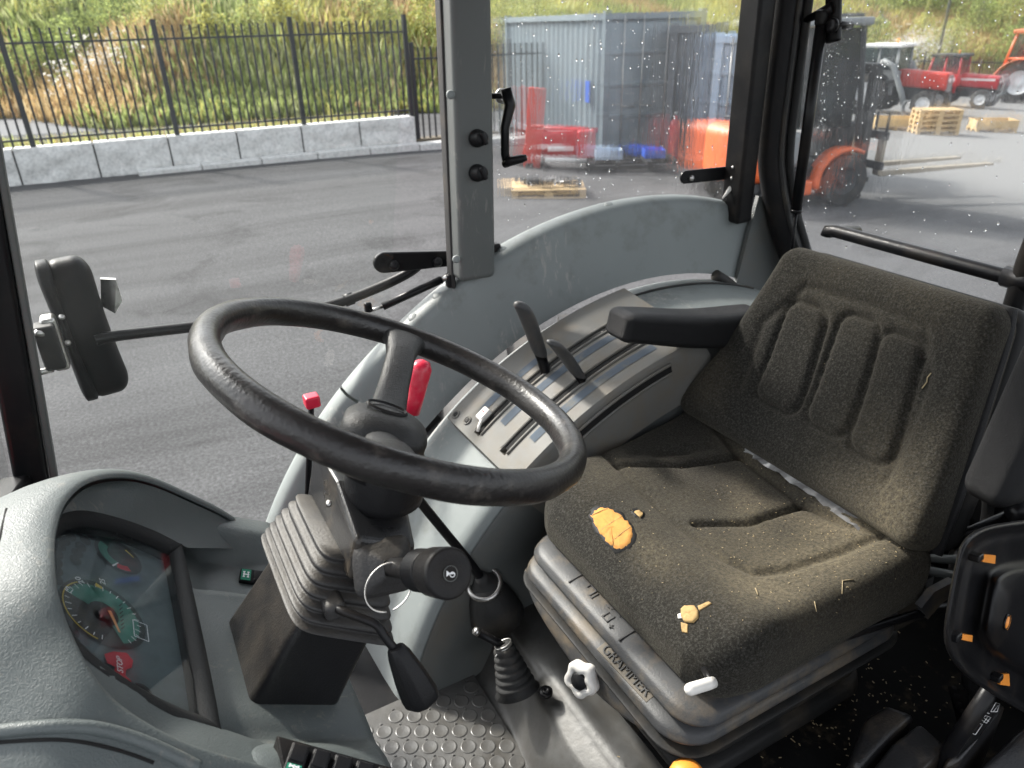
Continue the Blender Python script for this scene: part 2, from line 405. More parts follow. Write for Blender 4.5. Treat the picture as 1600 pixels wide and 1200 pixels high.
# ================================================================== THE TRACTOR CAB
FXC, FZC = 1.15, .994                    # axle line: the inner fender is turned about it
def fp(th, r_, y):
    t = R(th); return Vector((FXC - r_ * math.sin(t), y, FZC + r_ * math.cos(t)))
cab = thing('tractor', 'tractor with grey trimmed cab, black pillars and rain-wet side and rear windows', 'tractor', (.6, .72, 0))
# floor pan, rear deck
o = mk('floor_pan', box2((-.3, -.02, 1.13), (1.62, 1.43, 1.185)), 'black_metal', cab, False)
prof = [(.43, 1.188), (.455, 1.2), (.475, 1.235), (.5, 1.285), (.53, 1.315), (.57, 1.33), (.7, 1.335), (1.0, 1.335), (1.62, 1.335), (1.62, 1.186)]
rows = []
for k in range(15):
    y = .32 + (1.075 - .32) * k / 14
    wv = .018 * math.sin(k * .55 + .6)
    rows.append([Vector((x + (wv if x < .52 else 0), y, z + .006 * noise.noise((x * 7, y * 7, 0)))) for x, z in [(Vector(p).x, Vector(p).y) for p in spline([(a, b, 0) for a, b in prof[:8]], 26)] + prof[8:]])
mk('transmission_cover', grid(rows), 'floor_steel', cab)
mk('rear_floor', box2((.64, .32, 1.33), (1.6, 1.07, 1.3395)), 'deck_black', cab, False)
mk('rear_deck', box2((.62, -.02, 1.18), (1.62, .325, 1.30)), 'deck_black', cab, False)
mk('deck_step', box2((.605, .10, 1.186), (.66, 1.0, 1.3385)), 'deck_black', cab, False)

# right-hand fender: outer panel, ledge, inner wall
def sweep(profile, th0, th1, n, extra=None):
    rr = []
    for i in range(n + 1):
        th = th0 + (th1 - th0) * i / n
        rr.append([fp(th, r_ + (extra(th, y) if extra else 0), y) for y, r_ in profile])
    return grid(rr)
pan = [(1.52, 1.03), (1.52, 1.085), (1.51, 1.097), (1.49, 1.102), (1.465, 1.10), (1.452, 1.092), (1.446, 1.075), (1.44, 1.04), (1.425, .99), (1.412, .94), (1.402, .912)]
wid = lambda th, y: .03 * max(0, (th - 38) / 40)
o = mk('fender_panel', sweep(pan, 46, -24, 46, wid), 'trim_grey', cab)
o = mk('fender_panel', sweep(pan, 84, 46.35, 26, wid), 'trim_grey', cab)
led = [(1.408, .86), (1.404, .885), (1.396, .898), (1.385, .901), (1.30, .899), (1.18, .893), (1.12, .888), (1.10, .884), (1.088, .874), (1.082, .86)]
mk('fender_ledge', sweep(led, 84, -24, 70), 'trim_grey', cab)
wal = [(1.079, .866), (1.072, .855), (1.07, .80), (1.07, .62), (1.08, .3)]
mk('fender_wall', sweep(wal, 80, -24, 40), 'trim_dark', cab)
# a thin moulding line on the ledge towards the back
mk('ledge_seam', tube([fp(th, .9025, 1.355 - .02 * (20 - th) / 40) for th in range(16, -22, -2)], .003, 6), 'black_rubber', cab)
# sill caps (screw covers) on the panel top
for px_, py_, yy in ((640, 490, 1.462), (685, 463, 1.462), (788, 395, 1.47), (953, 330, 1.47)):
    p = AY(px_, py_, yy); th = math.degrees(math.atan2(FXC - p.x, p.z - FZC)); p = fp(th, 1.10 + wid(th, 0), 1.474)
    nn = Vector((-math.sin(R(th)), -.35, math.cos(R(th)))).normalized()
    mk('screw_cap', lathe([(.0115, -.004), (.011, .0015), (.008, .003), (.0, .0035)], 16, frame(p, Vector((0, 1, 0)).cross(nn), None, nn)), 'trim_grey', cab)

# pillars ------------------------------------------------------------------
def beam(a, b, sx, sy, r_=.012, mt='black_metal', name='pillar', parent=None, xdir=(1, 0, 0)):
    a, b = Vector(a), Vector(b); z = (b - a); L_ = z.length
    fm = frame((a + b) / 2, Vector(xdir), None, z)
    return mk(name, xf(rbox((sx / 2, sy / 2, L_ / 2), r_, (2, 2, 4)), fm), mt, parent if parent is not None else cab)
# B pillar, grey trim: front flange + main face
bp_ = beam((.672, 1.45, 1.985), (.694, 1.45, 2.95), .088, .085, .014, 'trim_pillar', 'door_pillar')
beam((.629, 1.465, 1.96), (.650, 1.465, 2.95), .010, .03, .005, 'black_rubber', 'door_seal')
beam((.7315, 1.478, 2.02), (.7505, 1.478, 2.95), .012, .05, .005, 'black_rubber', 'window_seal')
for (px_, py_) in ((704, 148), (713, 405)):
    p = AY(px_, py_, 1.412); mk('screw_cap', lathe([(.009, 0), (.0085, .003), (.006, .0045), (0, .005)], 14, frame(p, (1, 0, 0), None, (-.35, -1, 0))), 'trim_grey', cab)
# A pillar
beam((-.268, 1.47, 1.72), (-.098, 1.47, 2.95), .055, .075, .01, 'black_metal', 'front_pillar')
beam((-.232, 1.455, 1.72), (-.066, 1.455, 2.95), .012, .03, .004, 'trim_dark', 'door_seal')
beam((-.285, 1.44, 1.745), (-.40, .95, 1.80), .05, .05, .008, 'black_metal', 'windscreen_sill', xdir=(0, 0, 1))
beam((-.40, .95, 1.80), (-.42, .1, 1.80), .05, .05, .008, 'black_metal', 'windscreen_sill', xdir=(0, 0, 1))
# C pillar: inner black post, rubber frame
beam((1.475, 1.445, 2.0), (1.462, 1.445, 2.95), .055, .07, .01, 'black_metal', 'rear_pillar')
q = [Vector((1.548, 1.43, 2.95)), Vector((1.556, 1.43, 2.45)), Vector((1.562, 1.43, 2.2)), Vector((1.575, 1.42, 2.1)), Vector((1.60, 1.40, 2.0)), Vector((1.635, 1.37, 1.89)), Vector((1.65, 1.35, 1.80)), Vector((1.655, 1.34, 1.6))]
mk('rear_frame', tube(q, .036, 14, smooth_n=30), 'black_plastic', cab)
mk('rear_seal', tube([p + Vector((.034, -.03, 0)) for p in q], .012, 10, smooth_n=30), 'black_rubber', cab)
mk('rear_seal', tube([p + Vector((-.006, -.037, 0)) for p in q], .006, 10, smooth_n=30), 'black_rubber', cab)
# dark corner panel between fender and rear frame, with a cloth boot under it
mk('corner_panel', prism([(1.548, 1.452, 2.06), (1.60, 1.45, 2.04), (1.66, 1.40, 1.75), (1.50, 1.40, 1.72), (1.44, 1.395, 1.83)], (0, -.012, 0)), 'trim_dark', cab, False)
mk('corner_hose', tube([AY(1118, 430, 1.38), AY(1150, 455, 1.37), AY(1165, 500, 1.34), AY(1150, 560, 1.3)], .016, 10, smooth_n=14), 'black_rubber', cab)
mk('rear_wall', box2((1.615, .0, 1.30), (1.645, 1.42, 1.70)), 'black_plastic', cab, False)
beam((1.63, 1.40, 1.715), (1.63, -.02, 1.715), .04, .05, .008, 'black_metal', 'rear_sill', xdir=(1, 0, 0))
# left-hand rear pillar and roof (behind / above the camera)
beam((1.60, -.04, 1.3), (1.55, -.04, 2.95), .06, .07, .01, 'black_metal', 'rear_pillar')
beam((.72, -.04, 2.2), (.72, -.04, 2.95), .08, .06, .01, 'trim_grey', 'door_pillar')
o = mk('roof', xf(rbox((1.05, .83, .07), .05, (4, 4, 1)), Matrix.Translation((.66, .72, 3.02))), 'headliner', cab)
# glass ------------------------------------------------------------------
def pane(name, a, b, c, d, m_, t=.005, wetside=True):
    """quad pane a-b-c-d (inside view) with thickness; outer face carries the wet look"""
    A = [Vector(p) for p in (a, b, c, d)]; nn = (A[1] - A[0]).cross(A[3] - A[0]).normalized()
    if nn.y < 0 and abs(nn.y) > .3 or nn.x < 0 and abs(nn.x) > .8: nn = -nn
    V = A + [p + nn * t for p in A]
    Fc = [(0, 1, 2, 3), (4, 5, 6, 7), (0, 1, 5, 4), (1, 2, 6, 5), (2, 3, 7, 6), (3, 0, 4, 7)]
    return mk(name, (V, Fc), m_, cab, False, mats=['plain_pane', m_], midx=[0, 1, 0, 0, 0, 0])
glass_mat('plain_pane', (1, 1, 1), ior=1.02)
pane('door_glass', (-.235, 1.482, 1.75), (.36, 1.482, 1.12), (.64, 1.482, 2.95), (-.075, 1.482, 2.95), 'clear_glass')
pane('side_window', (.742, 1.505, 1.98), (1.505, 1.505, 1.98), (1.50, 1.505, 2.95), (.756, 1.505, 2.95), 'wet_glass')
pane('rear_window', (1.665, 1.40, 1.70), (1.665, -.02, 1.70), (1.60, -.02, 2.95), (1.60, 1.44, 2.95), 'rear_glass')
pane('windscreen', (-.30, 1.45, 1.77), (-.43, .72, 1.80), (-.28, .72, 2.95), (-.14, 1.45, 2.95), 'clear_glass')
# raindrops on the outer faces
def drops(name, n_, place, smin, smax, parent):
    V = []; Fc = []
    seg, rings = 7, 3
    for i in range(n_):
        r_ = place()
        if r_ is None: continue
        c, u, v_, nn = r_
        s = smin + (smax - smin) * rnd.random() ** 3.2
        el = 1 + .9 * rnd.random() * (s / smax)
        k = len(V)
        for a in range(rings):
            ph = a / rings * math.pi / 2
            for b in range(seg):
                q_ = 2 * math.pi * b / seg + a * .2
                V.append(c + (u * math.cos(q_) * s + v_ * math.sin(q_) * s * el) * math.cos(ph) + nn * (s * .55 * math.sin(ph)))
        V.append(c + nn * s * .55)
        for a in range(rings - 1):
            for b in range(seg):
                Fc.append((k + a * seg + b, k + a * seg + (b + 1) % seg, k + (a + 1) * seg + (b + 1) % seg, k + (a + 1) * seg + b))
        for b in range(seg): Fc.append((k + (rings - 1) * seg + b, k + (rings - 1) * seg + (b + 1) % seg, k + rings * seg))
        Fc.append(tuple(k + b for b in range(seg))[::-1])
    o = mk(name, (V, Fc), 'water_drop', parent); o['kind'] = 'stuff'; return o
def pl_side():
    return Vector((.78 + .70 * rnd.random(), 1.5105, 2.03 + .85 * rnd.random())), Vector((1, 0, 0)), Vector((0, 0, 1)), Vector((0, 1, 0))
def pl_rear():
    y = 1.36 - .95 * rnd.random() ** 1.7; z = 1.95 + .85 * rnd.random()
    if rnd.random() < .55 and z < 2.2 + .4 * (1.4 - y): return None
    x = 1.665 + (1.60 - 1.665) * (z - 1.7) / 1.25 + .0055
    return Vector((x, y, z)), Vector((0, 1, 0)), Vector((-.05, 0, 1)).normalized(), Vector((1, 0, .05)).normalized()
drops('raindrops', 1000, pl_side, .0007, .0028, cab)
drops('raindrops', 1500, pl_rear, .0007, .0027, cab)

# running gear below the cab so that it stands on the yard
mk('chassis', xf(rbox((1.5, .2, .2), .06, (2, 2, 2)), Matrix.Translation((.1, .72, .92))), 'black_metal', cab)
mk('rear_axle', tube([(1.15, -.35, .80), (1.15, 1.80, .80)], .12, 16), 'black_metal', cab)
mk('cab_mount', box2((.3, .35, 1.05), (.6, 1.1, 1.14)), 'black_metal', cab, False)
mk('cab_mount', box2((1.0, .35, 1.05), (1.4, 1.1, 1.14)), 'black_metal', cab, False)
def tyre(c, r_, wd, name='wheel', lug=18):
    fm = frame(c, (1, 0, 0), None, (0, 1, 0))
    pf = [(r_ * .62, -wd / 2 * .86), (r_ * .78, -wd / 2), (r_ * .9, -wd / 2 * .98), (r_ * .955, -wd / 2 * .85), (r_ * .965, 0), (r_ * .955, wd / 2 * .85), (r_ * .9, wd / 2 * .98), (r_ * .78, wd / 2), (r_ * .62, wd / 2 * .86)]
    parts = [lathe(pf, 36, fm, False)]
    for i in range(lug):
        for s in (-1, 1):
            a = 2 * math.pi * (i + (.5 if s > 0 else 0)) / lug
            q_ = []
            for (da, yy) in ((0, .02), (.12, wd * .48), (.2, wd * .48), (.09, .02)):
                q_.append((a + da, s * yy))
            vv = [Vector(((r_ * .94) * math.cos(t), (r_ * .94) * math.sin(t), yy)) for t, yy in q_] + [Vector((r_ * math.cos(t), r_ * math.sin(t), yy)) for t, yy in q_]
            parts.append(xf((vv, [(0, 1, 2, 3), (4, 5, 6, 7), (0, 1, 5, 4), (1, 2, 6, 5), (2, 3, 7, 6), (3, 0, 4, 7)]), fm))
    t_ = mk(name, join(*parts), 'black_rubber', cab, True)
    sharp(t_)
    rim = mk('rim', lathe([(0, -.06), (r_ * .2, -.06), (r_ * .25, -.02), (r_ * .5, 0), (r_ * .56, wd * .3), (r_ * .64, wd * .40), (r_ * .64, wd * -.40), (r_ * .5, -wd * .3)], 28, fm), 'print_white', t_)
    return t_
tyre((1.15, 1.78, .80), .80, .44); tyre((1.15, -.34, .80), .80, .44)
tyre((-1.15, 1.55, .52), .52, .32, lug=14); tyre((-1.15, -.11, .52), .52, .32, lug=14)
mk('front_axle', tube([(-1.15, -.1, .55), (-1.15, 1.55, .55)], .09, 12), 'black_metal', cab)
mk('bonnet', xf(rbox((.62, .30, .30), .10, (3, 3, 3)), Matrix.Translation((-1.04, .72, 1.36))), 'red_paint_hood', cab)

# small fittings on the pillars -------------------------------------------
for (px_, py_) in ((744, 216), (744, 270)):
    c = AY(px_, py_, 1.408); fm = frame(c, (1, 0, 0), None, (.05, -1, .1))
    kn = mk('rotary_knob', lathe([(.018, 0), (.018, .008), (.0155, .012), (.0145, .026), (.012, .029), (0, .0295)], 22, fm), 'black_plastic', cab)
    mk('grip_bar', xf(rbox((.0045, .0135, .007), .003, (1, 1, 1)), fm @ Matrix.Translation((0, 0, .031)) @ Matrix.Rotation(R(20), 4, 'Z')), 'black_plastic', kn)
# window crank catch on the wet side window
cr = thing('crank_handle', 'black bent window latch handle on the wet side glass beside the grey pillar', 'latch', (.80, 1.49, 2.2))
p0 = AY(792, 150, 1.46)
mk('hinge_pin', tube([AY(768, 150, 1.47), AY(795, 150, 1.46)], .006, 10), 'black_metal', cr)
mk('washer', lathe([(.016, 0), (.016, .006), (.01, .008), (0, .008)], 18, frame(AY(783, 150, 1.495), (1, 0, 0), None, (0, -1, 0))), 'steel', cr)
hp = [AY(790, 138, 1.45), AY(797, 165, 1.445), AY(789, 200, 1.44), AY(789, 240, 1.44), AY(792, 256, 1.44)]
mk('handle_bar', join(tube(hp, [.013, .012, .0095, .0095, .009], 10)), 'black_metal', cr)
mk('grip', tube([AY(788, 257, 1.44), AY(797, 252, 1.425), AY(815, 248, 1.41), AY(823, 246, 1.405)], [.008, .0105, .009, .0065], 12), 'black_plastic', cr)
# strap hinge on the side window
hg = thing('strap_hinge', 'flat black strap hinge with a domed bolt across the wet side glass', 'hinge', (1.4, 1.48, 2.1))
a, b = AY(1072, 277, 1.475), AY(1140, 270, 1.475)
pl = []
for k in range(13):
    t = math.pi / 2 + math.pi * k / 12; pl.append(a + Vector((math.cos(t) * .017, 0, math.sin(t) * .017)))
pl = [b + Vector((0, 0, .017))] + pl + [b + Vector((0, 0, -.017))]
bevel(mk('strap', prism(pl, (0, .006, 0)), 'black_metal', hg, False), .0015, 2)
mk('bolt', lathe([(.008, 0), (.0075, .004), (.004, .007), (0, .0075)], 16, frame(AY(1080, 278, 1.475), (1, 0, 0), None, (0, -1, 0))), 'steel', hg)
mk('clamp', xf(rbox((.012, .014, .032), .005, (1, 1, 2)), Matrix.Translation(AY(1144, 270, 1.462))), 'black_plastic', hg)
for dz in (-.014, .014): mk('rivet', lathe([(.005, 0), (.004, .003), (0, .0035)], 12, frame(AY(1144, 270, 1.447) + Vector((0, 0, dz)), (1, 0, 0), None, (0, -1, 0))), 'steel', hg)
mk('tie_end', tube([AY(1147, 285, 1.45), AY(1140, 296, 1.45), AY(1129, 310, 1.45)], [.006, .006, .002], 8), 'white_plastic', hg)

# rear window gas strut, rear rail
gs = thing('gas_strut', 'long black gas strut holding the rear window, ball joint at its top', 'gas strut', (1.6, 1.2, 2.1))
XS = 1.585
a, b, c = AX(1283, 40, XS), AX(1244, 330, XS), AX(1239, 378, XS)
mk('cylinder', tube([a, b], .0140, 14), 'black_metal', gs)
mk('piston_rod', tube([b, c + (c - b) * .8], .0045, 10), 'black_metal', gs)
mk('collar', tube([b + (a - b) * .012, b - (a - b) * .008], .0150, 14), 'black_plastic', gs)
mk('ball_joint', xf(rbox((.012, .014, .018), .008, (1, 1, 1)), Matrix.Translation(AX(1284, 28, XS))), 'black_plastic', gs)
mk('bracket', tube([AX(1258, 32, XS), AX(1300, 12, XS + .01)], [.008, .014], 10), 'black_metal', gs)
st_ = [AX(1303, -40, XS + .02), AX(1303, 10, XS + .02), AX(1302, 44, XS + .02)]
mk('hinge_arm', xf(rbox((.008, .021, .09), .007, (1, 1, 2)), frame((st_[0] + st_[2]) / 2, (1, 0, 0), None, st_[0] - st_[2])), 'black_metal', gs)
mk('bolt', lathe([(.017, 0), (.017, .006), (.012, .009), (0, .009)], 18, frame(AX(1302, 40, XS + .005), (0, 1, 0), None, (-1, 0, 0))), 'black_metal', gs)
mk('spacer', tube([AX(1302, 40, XS + .005), AX(1302, 40, XS + .005) + Vector((.06, 0, 0))], .01, 12), 'black_metal', gs)
rl = thing('rear_rail', 'black tubular rail running behind the seat back below the rear window', 'rail', (1.45, .9, 1.3))
mk('tube', tube([AX(1292, 368, 1.50), AX(1294, 361, 1.5), AX(1305, 361, 1.5), AX(1450, 400, 1.5), AX(1590, 437, 1.5), AX(1720, 471, 1.5)], .0155, 14), 'black_metal', rl)
mk('end_bracket', tube([AX(1296, 363, 1.5), AX(1296, 363, 1.5) + Vector((.13, .02, -.02))], .013, 12), 'black_metal', rl)
mk('clamp', tube([AX(1570, 431, 1.5), AX(1640, 449, 1.5)], .021, 14), 'black_metal', rl)
pt = AX(1600, 425, 1.5)
mk('upright', tube([Vector((pt.x, pt.y, 1.3)), pt + Vector((0, 0, .02)), pt + Vector((.0, -.005, .1)), pt + Vector((.0, -.03, .2))], .019, 14), 'black_plastic', rl)

# mirror with its long arm, outside the door glass
mr = thing('wing_mirror', 'black plastic wing mirror on a long rod outside the door glass', 'mirror', (-.1, 1.62, 1.9))
YM = 1.66
mc = AY(125, 515, YM)
def mfn(p):
    t = p.z / .16
    return Vector((p.x * (1 - .12 * t * t) + .012 * t * t * (1 if p.x > 0 else -.3), p.y * (1 - .10 * t * t), p.z))
fm = frame(mc + Vector((.012, 0, 0)), (1, .06, 0), None, (-.05, 0, 1))
mk('housing', xf(rbox((.042, .045, .152), (.034, .04, .045), (4, 4, 8), mfn), fm), 'mirror_black', mr)
mk('rim_edge', xf(rbox((.011, .052, .153), (.010, .045, .05), (2, 4, 8), mfn), fm @ Matrix.Translation((-.038, -.010, .004))), 'mirror_black', mr)
mk('ball_clamp', xf(rbox((.014, .02, .055), .008, (1, 1, 2)), Matrix.Translation(AY(86, 535, 1.58))), 'steel', mr)
mk('bracket_block', xf(rbox((.018, .022, .045), .006, (1, 1, 2)), Matrix.Translation(AY(78, 540, 1.56))), 'black_rubber', mr)
mk('bracket_arm', tube([AY(56, 520, 1.53), AY(80, 525, 1.56)], .006, 8), 'steel', mr)
mk('bracket_arm', tube([AY(62, 582, 1.53), AY(80, 578, 1.56), AY(88, 560, 1.58)], .006, 8), 'steel', mr)
for (px_, py_) in ((97, 495), (106, 535), (100, 560)): mk('screw', lathe([(.006, 0), (.005, .004), (0, .005)], 10, frame(AY(px_, py_, 1.575), (1, 0, 0), None, (-.3, -1, 0))), 'steel', mr)
mk('tab', prism([AY(157, 436, 1.66), AY(181, 437, 1.64), AY(191, 470, 1.64), AY(180, 490, 1.64), AY(158, 478, 1.66)], (0, .012, 0)), 'steel', mr, False)
mk('arm', tube([AY(150, 532, 1.60), AY(180, 525, 1.6), AY(310, 510, 1.60), AY(430, 497, 1.60), AY(520, 476, 1.59), AY(585, 452, 1.57), AY(632, 430, 1.55), AY(653, 415, 1.54), AY(658, 404, 1.53)], .0115, 12, smooth_n=44), 'black_metal', mr)
mk('sleeve', tube([AY(538, 470, 1.59), AY(552, 465, 1.587)], .015, 12), 'black_metal', mr)
# door hinge plate on the pillar and the door's small strut
hp_ = thing('hinge_plate', 'black two-bolt hinge plate at the foot of the grey pillar', 'hinge', (.55, 1.5, 2.0))
a, b = AY(602, 411, 1.515), AY(712, 404, 1.515)
pl = []
for k in range(11):
    t = math.pi / 2 + math.pi * k / 10; pl.append(a + Vector((math.cos(t) * .026, 0, math.sin(t) * .024)))
pl = [b + Vector((0, 0, .018))] + pl + [b + Vector((0, 0, -.018))]
bevel(mk('plate', prism(pl, (0, .012, 0)), 'black_metal', hp_, False), .003, 2)
for (px_, py_) in ((615, 414), (683, 409)): mk('bolt', lathe([(.0115, 0), (.0115, .006), (.007, .011), (0, .012)], 14, frame(AY(px_, py_, 1.515), (1, 0, 0), None, (0, -1, 0))), 'black_plastic', hp_)
mk('hinge_stub', xf(rbox((.016, .012, .018), .006, (1, 1, 1)), Matrix.Translation(AY(771, 392, 1.49))), 'black_plastic', hp_)
ds_ = thing('door_strut', 'short black gas strut of the door, slanting up to the pillar foot', 'gas strut', (.5, 1.5, 1.9))
a, b = AY(598, 479, 1.49), AY(690, 437, 1.47)
mk('cylinder', tube([a, b], .009, 12), 'black_metal', ds_)
mk('piston_rod', tube([AY(578, 486, 1.49), a], .004, 8), 'steel', ds_)
mk('ball_end', xf(rbox((.008, .008, .012), .005, (1, 1, 1)), Matrix.Translation(AY(575, 480, 1.49))), 'black_plastic', ds_)
mk('end_fitting', tube([b, AY(708, 429, 1.465)], [.007, .007], 10), 'steel', ds_)
mk('ball_end', xf(rbox((.009, .01, .016), .005, (1, 1, 1)), Matrix.Translation(AY(703, 438, 1.465))), 'black_plastic', ds_)
# ================================================================== FLOOR MAT
fm_ = thing('floor_mat', 'grey rubber floor mat with raised round studs beneath the steering column', 'mat', (.25, .9, 1.19))
mk('mat_sheet', box2((-.02, .25, 1.1865), (.452, 1.09, 1.2)), 'mat_rubber', fm_, False)
v, f = lathe([(.0168, 0), (.0158, .0014), (.0140, .0019), (.0128, .0016), (0, .0015)], 18)
stud = bpy.data.meshes.new('stud'); stud.from_pydata([tuple(p) for p in v], [], f); stud.materials.append(MATS['mat_rubber'])
stud.polygons.foreach_set('use_smooth', [True] * len(stud.polygons))
v, f = box((0, 0, .0012), (.0022, .0022, .0012)); nub = bpy.data.meshes.new('nub'); nub.from_pydata([tuple(p) for p in v], [], f); nub.materials.append(MATS['mat_rubber'])
for i in range(12):
    for j in range(20):
        x = .059 + i * .034 + (j % 2) * .0; y = .46 + j * .0415 + (i % 2) * .0207 + i * .002
        if x > .44 or y > 1.06: continue
        s = bpy.data.objects.new('stud', stud); COL.objects.link(s); s.parent = fm_; s.location = Vector((x, y, 1.1995)) - fm_.location
        s.rotation_euler = (0, 0, rnd.random() * 6)
        s = bpy.data.objects.new('nub', nub); COL.objects.link(s); s.parent = fm_; s.location = Vector((x, y + .0207, 1.1995)) - fm_.location

# ================================================================== DASHBOARD
dash = thing('dashboard', 'grey leather-grained dashboard with hooded instrument cluster under the steering wheel', 'dashboard', (-.1, .75, 1.3))
def kp(x, y, yy): return AY(x, y, yy)
lip = [kp(432, 862, 1.03), kp(360, 812, 1.02), kp(300, 782, .99), kp(240, 756, .96), kp(190, 746, .93), kp(140, 754, .875), kp(104, 785, .82), kp(88, 830, .76), kp(86, 880, .70), kp(92, 930, .66), kp(110, 985, .63), kp(150, 1060, .585), kp(200, 1110, .563), kp(290, 1160, .54), kp(400, 1193, .527), kp(520, 1226, .52), kp(640, 1262, .515)]
n_ = len(lip)
outv = []
for i in range(n_):
    t = i / (n_ - 1)
    a_ = Vector((-.15, 1, -.15)); b_ = Vector((-1, .12, .1)); c_ = Vector((-.45, -.9, -.28))
    if t < .42: s = max(0, (t - .16) / .26); q_ = a_.lerp(b_, s * s * (3 - 2 * s))
    else: s = min(1, (t - .42) / .34); q_ = b_.lerp(c_, s * s * (3 - 2 * s))
    outv.append(q_.normalized())
def off(k, d, dz): return [lip[i] + outv[i] * d * k[i] + Vector((0, 0, dz)) for i in range(n_)]
kk = [(.35 + .65 * min(1, max(0, (i - 3) / 4))) for i in range(n_)]
one = kk
rowsH = [off(one, .0, 0), off(one, .007, .006), off(one, .03, .0085), off(one, .08, .002), off(one, .13, -.012), off(one, .19, -.04), off(one, .24, -.09), off(one, .27, -.16), off(one, .28, -.30)]
# far end drops quickly, the hood side facing away from the cluster
for k_, dz in ((3, .0), (4, -.02), (5, -.06), (6, -.09), (7, -.1), (8, -.12)):
    for i in range(0, 5): rowsH[k_][i] = rowsH[k_][i] + Vector((0, 0, dz * (5 - i) / 5))
hood = mk('hood', ruled(rowsH, 70, 40), 'dash_skin', dash); solid(hood, .006, -1)
from mathutils.bvhtree import BVHTree
_mw = Matrix.Translation(dash.location)
HBV = BVHTree.FromPolygons([_mw @ v.co for v in hood.data.vertices], [tuple(p.vertices) for p in hood.data.polygons])
def on_hood(x, y):
    r_ = HBV.ray_cast(CAM, ray(x, y).normalized()); return r_[0]
for nm, crv, rad, mm in (('hood_bead', [(-60, 1150), (0, 1143), (75, 1136), (140, 1137), (190, 1148), (230, 1162), (270, 1180), (310, 1200)], .006, 'dash_skin'), ('hood_seam', [(-60, 1166), (0, 1160), (75, 1156), (130, 1160), (190, 1174), (240, 1192)], .0016, 'slot_black'), ('hood_seam', [(34, 720), (22, 750), (10, 795), (0, 838), (-10, 880)], .0013, 'slot_black')):
    P = [p for p in (on_hood(x, y) for x, y in crv) if p is not None]
    if len(P) > 2: mk(nm, tube(P, rad, 10, smooth_n=40), mm, dash)
# cluster plane
CB = Vector((-.058, .755, 1.872)); CN = Vector((.787, 0, .616)).normalized(); CU = Vector((-.616, 0, .787)).normalized(); CV = Vector((0, 1, 0))
CF = Matrix((CV, CU, CN)).transposed().to_4x4(); CF.translation = CB        # local x: towards the far end, y: up the face
def CP(px_, py_, h=0.0):
    d = ray(px_, py_); t = ((CB + CN * h - CAM).dot(CN)) / d.dot(CN); return CAM + d * t
def CL(px_, py_):
    q_ = CF.inverted() @ CP(px_, py_); return q_.x, q_.y
# bezel outline in cluster local coordinates (x toward near end)
bez = [(-.165, -.012), (-.158, .05), (-.125, .125), (-.07, .165), (0, .175), (.07, .165), (.125, .13), (.158, .06), (.165, -.012), (.15, -.02), (0, -.022), (-.15, -.02)]
bo = spline([(x, y, 0) for x, y in bez], 72, True)
inn = [Vector((p.x * .88, (p.y - .07) * .86 + .072, 0)) for p in bo]
rowsB = [[CF @ Vector((p.x * 1.05, p.y * 1.05, .016)) for p in bo], [CF @ Vector((p.x, p.y, .018)) for p in bo], [CF @ Vector((p.x * .5 + q_.x * .5, p.y * .5 + q_.y * .5, .014)) for p, q_ in zip(bo, inn)], [CF @ Vector((p.x, p.y, .009)) for p in inn], [CF @ Vector((p.x, p.y, -.004)) for p in inn]]
mk('cluster_bezel', grid(rowsB, True), 'bezel_black', dash)
face = mk('dial_panel', ([CF @ Vector((p.x * 1.03, p.y * 1.03, -.004)) for p in inn], [tuple(range(len(inn)))]), 'dial_face', dash, False)
lens = mk('cluster_lens', ([CF @ Vector((p.x * 1.0, p.y * 1.0, .0075)) for p in inn] + [CF @ Vector((p.x * 1.0, p.y * 1.0, .0055)) for p in inn], [tuple(range(72)), tuple(range(72, 144))[::-1]] + [(i, (i + 1) % 72, 72 + (i + 1) % 72, 72 + i) for i in range(72)]), 'lens_glass', dash, False)
def disc(px_, py_, r1, r2, h, name, m_, par=dash, seg=22, a0=0, a1=2 * math.pi, rin=0, rot=0):
    x0, y0 = CL(px_, py_); V = []; Fc = []
    if rin <= 0:
        for k in range(seg):
            t = 2 * math.pi * k / seg; x, y = r1 * math.cos(t), r2 * math.sin(t); c, s = math.cos(rot), math.sin(rot)
            V.append(CF @ Vector((x0 + x * c - y * s, y0 + x * s + y * c, h)))
        Fc = [tuple(range(seg))]
    else:
        for k in range(seg + 1):
            t = a0 + (a1 - a0) * k / seg
            for rr in (rin, r1): V.append(CF @ Vector((x0 + rr * math.cos(t), y0 + rr * math.sin(t), h)))
        Fc = [(2 * k, 2 * k + 1, 2 * k + 3, 2 * k + 2) for k in range(seg)]
    return mk(name, (V, Fc), m_, par, False)
# tell-tale lamps
for (px_, py_) in ((124, 826), (113, 835), (104, 842), (97, 850), (93, 862), (92, 875), (92, 888), (92, 902), (154, 828), (145, 833), (136, 841), (129, 851), (124, 861), (121, 872), (114, 966), (117, 984), (124, 1019), (131, 1033)):
    disc(px_, py_, .0092, .0074, -.003, 'tell_tale_lamp', 'dial_black')
disc(118, 1003, .0085, .0068, -.003, 'tell_tale_lamp', 'dial_red')
